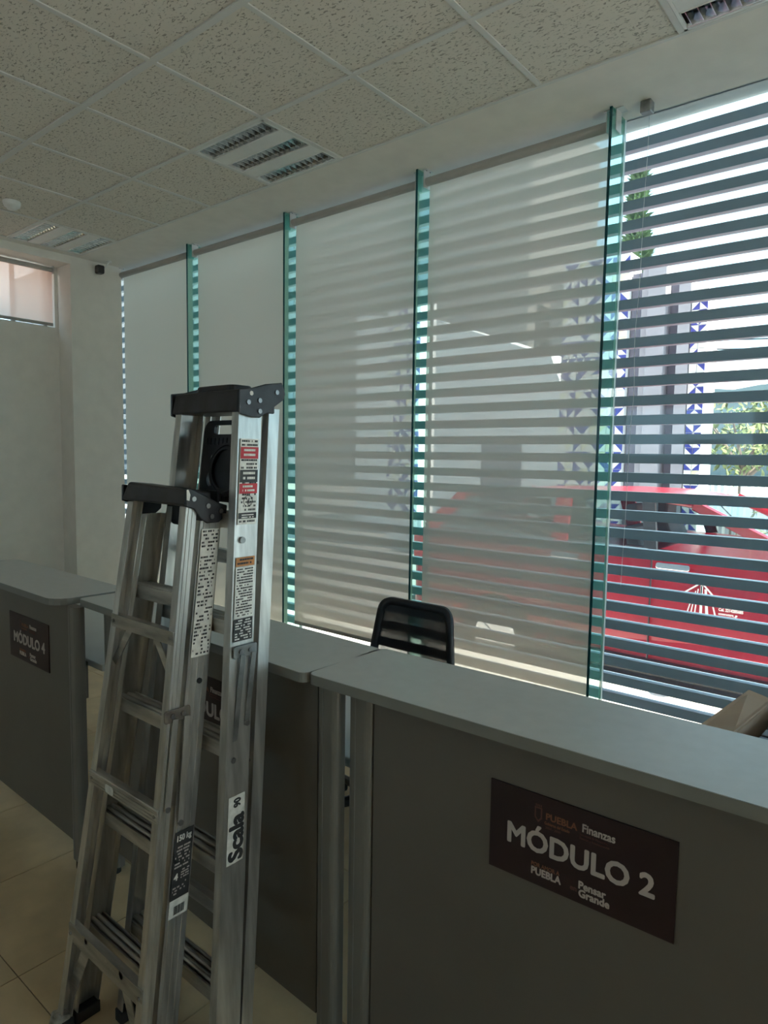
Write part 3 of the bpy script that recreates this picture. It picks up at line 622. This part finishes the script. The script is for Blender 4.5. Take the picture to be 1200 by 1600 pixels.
for X,s in ((xr,1),(xl-0.004,-1)):
    pl=plate(short,'side_plate',X,0.005,[(y0-0.002,zc-0.004),(y0+0.020,zc-0.010),(y0+0.038,zc-0.034),(y0+0.055,zc-0.046),(y0+0.090,zc-0.046),(y0+0.112,zc-0.030),(y0+0.115,zc-0.005),(y0+0.085,zc+0.004),(y0+0.045,zc+0.024),(y0+0.010,zc+0.038),(y0-0.001,zc+0.038)],side=s)
    if s>0:
        rivets(pl,X+0.004,[(y0+0.018,zc+0.014),(y0+0.058,zc-0.004),(y0+0.095,zc-0.018),(y0+0.068,zc-0.030)])
        obj('paint_spot',MB().prism([(y0-.001,zc+.012),(y0+.006,zc+.010),(y0+.009,zc+.024),(y0+.004,zc+.036),(y0-.001,zc+.036)],'x',X+0.0052,X+0.0056),'splash',pl)
# dusty shoe at the near left foot
obj('dusty_shoe',MB().prism([(SYf(0)-0.022,0),(SYf(0)+0.035,0),(SYf(0)+0.032,0.045),(SYf(0)-0.006,0.06)],'x',SXl(0)-0.006,SXl(0)+0.030),'dusty',short,bevel=0.008,label='dusty plaster-covered shoe')
# spreaders
def spreader(parent,X,Y,z,arms,m1,m2):
    br=obj('spreader_bracket',MB().prism(rpoly(Y-0.012,Y+0.058,z-0.020,z+0.010,0.006),'x',X+0.002,X+0.008),m1,parent,bevel=0.002)
    for q in (0.008,0.036): obj('rivet',MB().cyl((X+0.008,Y+q,z-0.004),(X+0.012,Y+q,z-0.004),0.006,10),'rivet',br)
    for (a,bz,c) in arms:
        p0=(X+0.011,Y+a,z-0.012); p1=(X+0.011+0.002,Y+c,bz)
        am=obj('spreader_arm',MB().bar(p0,p1,0.014,0.003,(1,0,0)),m2,parent)
        obj('rivet',MB().cyl((p1[0],p1[1],p1[2]+0.005),(p1[0]+0.005,p1[1],p1[2]+0.005),0.007,10),'rivet',am)
spreader(tall,TXr(1.06),TYf(1.06)+0.018,1.065,[(0.012,0.80,-0.022),(0.045,0.88,0.020)],'steel','steel')
spreader(short,SXr(0.93),SYf(0.93)-0.002,0.925,[(0.014,0.70,-0.012),(0.045,0.655,0.022)],'rust','alu')
# stickers on the tall ladder's right front rail
def on_rail(Xf,Yf_,z,dy,d):          # frame on the outer web: x along +Y, y up, z = +X
    sx=Xf(1)-Xf(0); sy=Yf_(1)-Yf_(0)
    return Matrix(((0,sx,1,Xf(z)+d),(1,sy,0,Yf_(z)+dy),(0,1,0,z),(0,0,0,1)))
def sticker(parent,name,Xf,Yf_,ya,yb,z0,z1,m,lab=None,d=0.0022):
    a=[(Xf(z0)+d,Yf_(z0)+ya,z0),(Xf(z0)+d,Yf_(z0)+yb,z0),(Xf(z1)+d,Yf_(z1)+yb,z1),(Xf(z1)+d,Yf_(z1)+ya,z1)]
    b=[(x+0.0006,y,z) for x,y,z in a]
    return obj(name,MB().loft(a,b),m,parent,label=lab)
def tsk(z0,z1,m,rows=0,ink='st_k',lab=None,nm='warning_sticker',ya=0.006,yb=0.062,dens=.85,d=0.0024):
    s=sticker(tall,nm,TXr,TYf,ya,yb,z0,z1,m,lab,d)
    if rows: dashes(s,ink,on_rail(TXr,TYf,z1-0.002,ya+0.004,d+0.0008),yb-ya-0.008,z1-z0-0.004,rows,dens=dens)
    return s
s=tsk(1.362,1.568,'st_w',22,dens=.7,lab='white safety sticker with red headings')
for (a,b_,mm_,ink) in ((1.532,1.560,'st_r','st_w'),(1.475,1.505,'st_k','st_w'),(1.448,1.472,'st_r','st_w'),(1.388,1.402,'st_k','st_w')):
    h=sticker(s,'heading_band',TXr,TYf,0.007,0.061,a-0.012,b_-0.012,mm_,d=0.0036)
    dashes(h,ink,on_rail(TXr,TYf,b_-0.015,0.016,0.0046),0.036,(b_-a)*0.8,2,dens=.9)
# prohibition ring
m=MB(); Mq=on_rail(TXr,TYf,1.418,0.034,0.0042); n=20
for i in range(n):
    a=2*math.pi*i/n; b_=2*math.pi*(i+1)/n
    m.loft([(0.014*math.cos(a),0.014*math.sin(a),0),(0.014*math.cos(b_),0.014*math.sin(b_),0),(0.0125*math.cos(b_),0.0125*math.sin(b_),0),(0.0125*math.cos(a),0.0125*math.sin(a),0)],[(0.014*math.cos(a),0.014*math.sin(a),.0004),(0.014*math.cos(b_),0.014*math.sin(b_),.0004),(0.0125*math.cos(b_),0.0125*math.sin(b_),.0004),(0.0125*math.cos(a),0.0125*math.sin(a),.0004)])
m.bar((-0.009,0.009,0.0002),(0.009,-0.009,0.0002),0.0012,0.0004,(0,0,1)); m.bar((0,-0.008,0.0002),(0.003,0.007,0.0002),0.003,0.0004,(0,0,1))
m.v=[tuple(Mq@Vector(v)) for v in m.v]; obj('prohibition_mark',m,'st_k',s)
obj('rail_bolt',MB().cyl((TXr(1.325)+.001,TYf(1.325)+.022,1.325),(TXr(1.325)+.006,TYf(1.325)+.022,1.325),0.008,10),'steel',tall)
tsk(1.262,1.284,'st_o',2,lab='orange caution sticker')
tsk(1.140,1.260,'st_w',18,dens=.8,lab='white instruction sticker full of fine print')
tsk(1.085,1.138,'st_k',8,'st_w',dens=.6,lab='black instruction sticker')
s=sticker(tall,'brand_sticker',TXr,TYf,0.010,0.058,0.565,0.722,'st_w','white sticker with slanted black lettering',0.0024)
Mq=on_rail(TXr,TYf,0.570,0.0545,0.0034)@Matrix.Rotation(math.radians(90),4,'Z')
text('Scala',0.056,'st_k',s,Mq,bold=0.045,xs=0.97); text('90',0.027,'st_k',s,Mq@Matrix.Translation((0.124,0.010,0)),bold=0.04,xs=0.80)
# stickers on the short ladder's right front rail (far section)
def ssk(z0,z1,m,rows,ink,lab,dens=.8,ya=0.047,yb=0.098,d=0.0030):
    s=sticker(short,'instruction_sticker',SXr,SYf,ya,yb,z0,z1,m,lab,d)
    if rows: dashes(s,ink,on_rail(SXr,SYf,z1-0.002,ya+0.003,d+0.0008),yb-ya-0.006,z1-z0-0.004,rows,dens=dens)
    return s
ssk(1.045,1.350,'st_w',34,'st_k','worn white instruction sticker','.' and .55)
s=ssk(0.475,0.635,'st_k',0,'st_w','black load sticker reading 150 kg'); 
dashes(s,'ink_w',on_rail(SXr,SYf,0.600,0.052,0.0038),0.040,0.054,7,dens=.6); dashes(s,'ink_w',on_rail(SXr,SYf,0.542,0.072,0.0038),0.022,0.024,4,dens=.6); dashes(s,'ink_w',on_rail(SXr,SYf,0.512,0.052,0.0038),0.036,0.028,4,dens=.45)
text('150 kg',0.0195,'st_w',s,on_rail(SXr,SYf,0.612,0.0505,0.0038),bold=0.03,xs=0.80)
text('4',0.022,'st_w',s,on_rail(SXr,SYf,0.520,0.053,0.0038),bold=0.035)
s=ssk(0.432,0.474,'st_w',0,'st_k','white bar code sticker')
m=MB(); x=0.060
while x<0.088:
    w_=random.choice([0.0008,0.0012,0.002]); m.box(x,x+w_,0.006,0.026,0,0.0005); x+=w_+random.choice([0.0007,0.0012])
Mq=on_rail(SXr,SYf,0.432,0.0,0.0038); m.v=[tuple(Mq@Vector(v)) for v in m.v]; o=obj('bars',m,'st_k',s); o['kind']='stuff'
obj('rail_hole_plug',MB().cyl((SXr(0.98)+.001,SYf(0.98)+.078,0.985),(SXr(0.98)+.005,SYf(0.98)+.078,0.985),0.007,10),'rubber',short)
obj('step_sticker',MB().prism(rpoly(-1.575,-1.535,0.676,0.698,0.008),'y',SYf(0.69)-0.0075,SYf(0.69)-0.007),'st_w',short)
for (a,b_,r_) in ((-1.60,0.300,0.008),(-1.43,0.299,0.010),(-1.50,0.298,0.005)):
    obj('paint_spot',MB().cyl((a,SYf(0.3)-0.0045,b_-0.012),(a,SYf(0.3)-0.0040,b_-0.012),r_,7),'splash',short)

# ================================================================== OUTSIDE
GZ=-0.12
obj('pavement',MB().box(-9,7,3.50,4.56,GZ-0.2,-0.012),'pave',kind='structure')
obj('street',MB().box(-60,60,4.56,120,GZ-0.4,GZ-0.10),'asphalt',kind='structure')
obj('side_yard',MB().box(-60,-6.7,-30,4.28,GZ-0.2,GZ-0.01).box(3.7,60,-30,4.28,GZ-0.2,GZ-0.01).box(-60,60,-60,-30,GZ-0.2,GZ-0.01),'pave',kind='structure')
# ---- red car
CY=4.70; CW=1.72
ct=empty('car',(-1.2,CY+CW/2,GZ-0.10),label='red car parked beyond the louvres with white tower decal',cat='car')
G=GZ-0.10
def arch(cx_,r,n=10): return [(cx_+r*math.cos(math.pi-math.pi*i/n),G+0.30+r*math.sin(math.pi*i/n)) for i in range(n+1)]
low=[(-3.45,G+0.42)]+[(-3.40,G+0.30)]+arch(-2.62,0.36)+arch(0.02,0.36)+[(0.85,G+0.28),(0.92,G+0.50),(0.86,G+0.76),(0.30,G+0.95),(-0.55,G+1.11),(-2.2,G+1.14),(-3.36,G+1.16),(-3.46,G+0.95)]
nn=len(low)
def sect(y,dz,s): return [(x*1.0,y,z) for x,z in low]
b=MB(); A=[(x,CY+0.05,z) if z>G+0.9 else (x,CY+ (0.0 if z>G+0.45 else 0.03),z) for x,z in low]; B=[(x,2*CY+CW-p[1],z) for (x,z),p in zip(low,A)]
b.loft(A,B); body=obj('body',b,'red',ct,bevel=0.03)
for i in range(1): pass
# belt crease and sill
obj('sill',MB().box(-2.22,-0.38,CY-0.004,CY+0.06,G+0.26,G+0.37),'cblack',ct,bevel=0.01)
obj('belt_trim',MB().loft([(-3.2,CY+0.045,G+1.155),(-3.2,CY+0.085,G+1.155),(-3.2,CY+0.085,G+1.175),(-3.2,CY+0.045,G+1.175)],[(-0.60,CY+0.045,G+1.105),(-0.60,CY+0.085,G+1.105),(-0.60,CY+0.085,G+1.125),(-0.60,CY+0.045,G+1.125)]),'chrome',ct)
for x in (-1.40,-2.12,-0.42): obj('door_gap',MB().box(x-0.003,x+0.003,CY-0.003,CY+0.02,G+0.38,G+1.10),'cblack',ct)
for x in (-1.25,-2.02): obj('door_handle',MB().prism(rpoly(x-0.11,x+0.11,G+1.02,G+1.062,0.016),'y',CY-0.035,CY-0.01),'chrome',ct,bevel=0.005)
# roof, pillars, glass
zr=G+1.50; yi=0.20
roofp=[(-3.05,CY+yi,zr-0.03),(-1.45,CY+yi,zr),(-1.18,CY+yi,zr-0.03)]
b=MB(); top=[(-3.10,zr-0.05),(-2.8,zr-0.01),(-2.0,zr+0.015),(-1.5,zr+0.01),(-1.20,zr-0.035),(-1.20,zr-0.075),(-1.5,zr-0.035),(-2.0,zr-0.028),(-2.8,zr-0.05),(-3.08,zr-0.09)]
b.prism(top,'y',CY+yi,CY+CW-yi); obj('roof',b,'red',ct,bevel=0.015)
def pil(x0,z0,x1,z1,wd,nm='pillar',m='red'):
    for s in (0,1):
        yb=CY+0.045 if s==0 else CY+CW-0.045; yt=CY+yi+0.01 if s==0 else CY+CW-yi-0.01
        obj(nm,MB().bar((x0,yb,z0),(x1,yt,z1),wd,0.03,(0,1,0.35 if s==0 else -0.35)),m,ct)
pil(-0.36,G+1.08,-1.20,zr-0.05,0.07); pil(-1.42,G+1.12,-1.50,zr-0.03,0.09,m='cblack'); pil(-2.10,G+1.13,-2.14,zr-0.03,0.13); pil(-3.30,G+1.14,-3.05,zr-0.06,0.12)
def glass4(a,b_,c,d,nm='window_glass'): obj(nm,MB().add([a,b_,c,d],[(0,1,2,3)]),'carglass',ct)
for s in (0,1):
    yb=CY+0.07 if s==0 else CY+CW-0.07; yt=CY+yi+0.012 if s==0 else CY+CW-yi-0.012
    glass4((-1.40,yb,G+1.12),(-0.42,yb,G+1.09),(-1.22,yt,zr-0.06),(-1.46,yt,zr-0.04))
    glass4((-2.06,yb,G+1.13),(-1.44,yb,G+1.12),(-1.52,yt,zr-0.035),(-2.08,yt,zr-0.03))
    glass4((-3.24,yb,G+1.14),(-2.16,yb,G+1.13),(-2.18,yt,zr-0.03),(-3.02,yt,zr-0.07))
glass4((-0.36,CY+0.1,G+1.07),(-0.36,CY+CW-0.1,G+1.07),(-1.20,CY+CW-yi-.02,zr-0.05),(-1.20,CY+yi+.02,zr-0.05),'windscreen')
glass4((-3.36,CY+0.1,G+1.14),(-3.36,CY+CW-0.1,G+1.14),(-3.08,CY+CW-yi-.02,zr-0.07),(-3.08,CY+yi+.02,zr-0.07),'rear_window')
for x in (-1.55,-2.35):
    for y in (CY+0.48,CY+1.22):
        se=obj('car_seat',MB().loft([(x-0.06,y-0.24,G+0.9),(x+0.10,y-0.24,G+0.9),(x+0.10,y+0.24,G+0.9),(x-0.06,y+0.24,G+0.9)],[(x-0.16,y-0.20,G+1.26),(x-0.06,y-0.20,G+1.26),(x-0.06,y+0.20,G+1.26),(x-0.16,y+0.20,G+1.26)]),'seat',ct,bevel=0.02)
        obj('headrest',MB().box(x-0.17,x-0.08,y-0.12,y+0.12,G+1.29,G+1.42),'seat',se,bevel=0.02)
for x in (-2.62,0.02):
    for y,s in ((CY+0.03,1),(CY+CW-0.03,-1)):
        wh=obj('wheel',MB().cyl((x,y,G+0.30),(x,y+s*0.20,G+0.30),0.30,28),'tyre',ct,bevel=0.02)
        rm=MB().cyl((x,y-s*0.004,G+0.30),(x,y+s*0.01,G+0.30),0.19,24)
        for q in range(5):
            a=2*math.pi*q/5; rm.bar((x,y-s*0.008,G+0.30),(x+0.18*math.cos(a),y-s*0.006,G+0.30+0.18*math.sin(a)),0.045,0.012,(0,1,0))
        obj('rim',rm,'chrome',wh)
obj('mirror',MB().blob((-0.62,CY-0.07,G+1.15),0.09,10,sc=(0.7,1.0,0.75)),'red',ct,smooth=True)
obj('headlamp',MB().box(0.72,0.90,CY+0.03,CY+0.30,G+0.62,G+0.76),'chrome',ct,bevel=0.02)
obj('tail_lamp',MB().box(-3.47,-3.36,CY+0.03,CY+0.20,G+0.80,G+1.08),'st_r',ct,bevel=0.02)
obj('bumper',MB().box(0.80,0.98,CY+0.06,CY+CW-0.06,G+0.28,G+0.50).box(-3.52,-3.38,CY+0.06,CY+CW-0.06,G+0.30,G+0.52),'cblack',ct,bevel=0.03)
# decal on the front door: tower of bars under a pointed roof, phone and name
Md=frame((-1.16,CY-0.003,EYE-1.03),(1,0,0),(0,-1,0))
d=MB(); xs=[0.0,0.025,0.050,0.085,0.125,0.185]; ws=[0.007,0.007,0.008,0.016,0.018,0.010]
for x,w_ in zip(xs,ws):
    xc=0.09+(x-0.09)*0.55; zt_=0.215-abs(xc-0.09)*1.1
    d.loft([(x,0,0),(x+w_,0,0),(xc+w_*.8,zt_,0),(xc,zt_,0)],[(x,0,.001),(x+w_,0,.001),(xc+w_*.8,zt_,.001),(xc,zt_,.001)])
for (a,b_) in (((0.09,0.235),(-0.01,0.16)),((0.09,0.235),(0.17,0.15)),((0.09,0.235),(0.09,0.16))):
    d.bar((a[0],a[1],.0005),(b_[0],b_[1],.0005),0.010,0.001,(0,0,1))
d.v=[tuple(Md@Vector(v)) for v in d.v]; obj('tower_decal',d,'decal',ct,label='white tower emblem on the door')
text('Cel. 2214285685',0.027,'decal',ct,Md@Matrix.Translation((0.200,0.066,0)),bold=0.03,xs=0.78,name='door_lettering',ext=0.001)
text('constructora_gs',0.022,'decal',ct,Md@Matrix.Translation((0.200,0.040,0)),bold=0.02,xs=0.78,name='door_lettering',ext=0.001)

ct.location.x-=0.09
# ---- buildings across the street
def px2(xy,Y): return xy*Y
g0=G
# white gabled building
Y=12.0
bt=empty('white_building',(-7.6,Y+2,g0),label='white building with a sloping roofline behind the tiled pillars',cat='building')
obj('wall',MB().prism([(-10.8,g0),(-5.62,g0),(-5.62,EYE+1.42),(-5.84,EYE+1.95),(-8.7,EYE+3.0),(-10.8,EYE+3.3)],'y',Y,Y+4),'white',bt)
obj('door',MB().box(-7.3,-6.4,Y-0.03,Y,g0,g0+2.1),'conc_d',bt)
# blocky concrete tower of vertical slabs
Y=10.0
bt=empty('concrete_facade',(-3.2,Y+1,g0),label='grey facade of upright concrete slabs between two tiled pillars',cat='building')
for (x0,x1,top,m_,dy) in ((-3.66,-3.50,4.25,'conc_d',0.10),(-3.50,-3.40,4.30,'conc',0.05),(-3.40,-3.14,4.30,'conc',0.0),(-3.14,-2.97,4.05,'conc_d',0.22),(-2.97,-2.80,4.05,'conc',0.0)):
    obj('slab',MB().box(x0+.002,x1-.002,Y+dy,Y+1.5+dy,g0,top),m_,bt,bevel=0.01)
# tiled pillars in white and blue triangles
def pillar(x0,x1,Y,top,label,s=0.17,depth=0.5,seed=1):
    rnd=random.Random(seed)
    t=empty('tiled_pillar',((x0+x1)/2,Y+depth/2,g0),label=label,cat='pillar')
    obj('core',MB().box(x0,x1,Y+0.012,Y+depth,g0,top),'white',t)
    nx=max(1,round((x1-x0)/s)); sx=(x1-x0)/nx; nz=int((top-0.35)/s); meshes=[]
    for v in range(6):
        b=MB(); g=0.004; q=[(g,0,g),(sx-g,0,g),(sx-g,0,s-g),(g,0,s-g)]; bk=[(a,0.012,c) for a,_,c in q]
        tri=[(0,1,2),(0,2,3)] if v%2==0 else [(0,1,3),(1,2,3)]
        for k,f in enumerate(tri):
            b.loft([q[i] for i in f],[bk[i] for i in f],k)
        me=bpy.data.meshes.new('tile'); me.from_pydata(b.v,[],b.f)
        cols=[['tw','tb'],['tw','tb'],['tb','tw'],['tb','tw'],['tw','ty'],['tw','tw']][v]
        for c in cols: me.materials.append(M[c])
        for p,i in zip(me.polygons,b.m): p.material_index=i
        meshes.append(me)
    for i in range(nx):
        for j in range(nz):
            v=rnd.choice([0,1,2,3,0,1,4,5])
            o=bpy.data.objects.new('tile',meshes[v]); C.objects.link(o); o.parent=t
            o.location=Vector((x0+i*sx,Y,0.35+j*s))-W[t.name].translation
pillar(-4.69,-3.67,10.0,4.55,'wide blue and white tiled pillar left of the concrete slabs',s=0.13,seed=3)
pillar(-2.79,-2.58,10.0,3.90,'narrow blue and white tiled pillar right of the concrete slabs',s=0.105,seed=5)
pillar(-8.20,-7.45,10.0,4.4,'blue and white tiled pillar before the white building',s=0.15,seed=8)
# far blocks
def block(x0,x1,Y,top,lab,d=8):
    t=empty('tower_block',((x0+x1)/2,Y+d/2,g0),label=lab,cat='building')
    obj('wall',MB().box(x0,x1,Y,Y+d,g0,top),'far',t)
    z=g0+2
    while z<top-1.5:
        x=x0+0.8
        while x<x1-1.6:
            f=obj('window',MB().box(x,x+1.3,Y-0.04,Y,z,z+1.3),'win_d',t); x+=2.7
        z+=3.0
block(-75,-15.9,30,19,'tall grey block far behind the white building')
block(-15.2,-12.4,31,EYE+8.7,'lower grey block far away beside the tall one')
# conifer
def conifer(x,Y,top,r,label):
    t=empty('conifer_tree',(x,Y,g0),label=label,cat='tree'); obj('trunk',MB().cyl((x,Y,g0),(x,Y,top-0.5),0.12,8,0.03),'bark',t)
    b=MB(); 
    for i in range(3000):
        f=random.random()**0.8; z=1.2+(top-1.2)*f; rr=r*(1-f)**0.8*math.sqrt(random.random())+0.03; a=random.random()*6.283
        c=Vector((x+rr*math.cos(a),Y+rr*math.sin(a),z)); d1=Vector((math.cos(a),math.sin(a),0.5)).normalized()*random.uniform(.15,.32); d2=Vector((-math.sin(a),math.cos(a),random.uniform(-.4,.4)))*0.09
        b.add([c-d2,c+d2,c+d1],[(0,1,2)])
    o=obj('foliage',b,'leaf_d',t); o['kind']='stuff'
conifer(-6.27,17.5,EYE+7.3,0.72,'slender dark conifer above the tiled pillar')
def tree(x,Y,z0,z1,rx,n,label,seed):
    rnd=random.Random(seed)
    t=empty('street_tree',(x,Y,g0),label=label,cat='tree')
    tk=MB(); tk.cyl((x-0.2,Y,g0),(x,Y,z0+0.3),0.10,8,0.07)
    for q in range(7):
        a=q*0.9; tk.cyl((x,Y,z0+0.1*q*0.3),(x+rx*0.7*math.cos(a),Y+0.6*math.sin(a),z0+(z1-z0)*(0.5+0.06*q)),0.045,6,0.012)
    obj('trunk',tk,'bark',t)
    b=MB()
    for i in range(n):
        u=rnd.uniform(-1,1); v=rnd.uniform(-1,1); w_=rnd.uniform(-1,1)
        if u*u+v*v+w_*w_>1: continue
        c=Vector((x+u*rx,Y+v*0.9,(z0+z1)/2+w_*(z1-z0)/2+0.15*math.sin(u*9)))
        d1=Vector((rnd.uniform(-1,1),rnd.uniform(-1,1),rnd.uniform(-1,1))).normalized()*0.09; d2=d1.orthogonal().normalized()*0.03
        b.add([c-d1,c+d2,c+d1,c-d2],[(0,1,2,3)])
    o=obj('foliage',b,'leaf',t); o['kind']='stuff'
tree(-2.7,13.4,EYE-0.35,EYE+1.15,0.95,1500,'sparse light green tree beside the narrow tiled pillar',2)
tree(-0.75,15.2,EYE-0.7,EYE+1.6,1.6,2600,'broad light green tree at the right picture edge',4)
# fence
ft=empty('picket_fence',(-1.4,12.2,g0),label='low white picket fence below the trees',cat='fence')
obj('rail',MB().box(-3.6,1.2,12.22,12.25,0.95,1.0).box(-3.6,1.2,12.22,12.25,0.2,0.25),'white',ft)
pk=None
for i in range(48):
    if pk is None: pk=obj('picket',MB().box(-3.6,-3.545,12.2,12.22,g0,1.14),'white',ft)
    else:
        c=pk.copy(); C.objects.link(c); c.parent=ft; c.location=(i*0.1,0,0); c.name='picket'
# cables and a hill
for i,(za,zb) in enumerate(((3.9,3.3),(4.15,3.65),(4.35,3.95))):
    b=MB(); pr=None
    for q in range(13):
        f=q/12; p=(-8+14*f,22,za+1.2+(zb-za)*f-1.6*f*(1-f)*0.5)
        if pr: b.cyl(pr,p,0.02,5)
        pr=p
    obj('overhead_cable',b,'cblack',label=['lowest overhead cable crossing above the trees','middle overhead cable crossing above the trees','topmost overhead cable crossing above the trees'][i],cat='cable')
b=MB(); pts=[(-60,g0)]
for i in range(41):
    x=-60+i*3; pts.append((x,g0+7+4.5*math.exp(-((x+8)/22.0)**2)+1.2*math.sin(x*0.21)+0.5*math.sin(x*0.7)))
pts.append((60,g0)); b.prism(pts,'y',95,100); obj('hill',b,'hill',kind='structure')
# boundary wall outside the left window
obj('boundary_wall',MB().box(-9.2,-9.0,-7,3.2,GZ,4.4),'salmon',label='salmon coloured yard wall outside the left window',cat='wall')

# ---- repeats of a kind share a group phrase
GR={'counter':'reception counters in a row','ladder':'folded step ladders leaning by the counters','ceiling light':'square louvred ceiling lights','pillar':'blue and white tiled pillars','cable':'overhead cables'}
for o in bpy.data.objects:
    if o.parent is None and o.get('category') in GR and not o.get('group'): o['group']=GR[o['category']]
    if o.parent is None and o.name.startswith('tower_block'): o['group']='grey blocks far away'
    if o.parent is None and o.name.startswith('street_tree'): o['group']='light green trees beyond the fence'
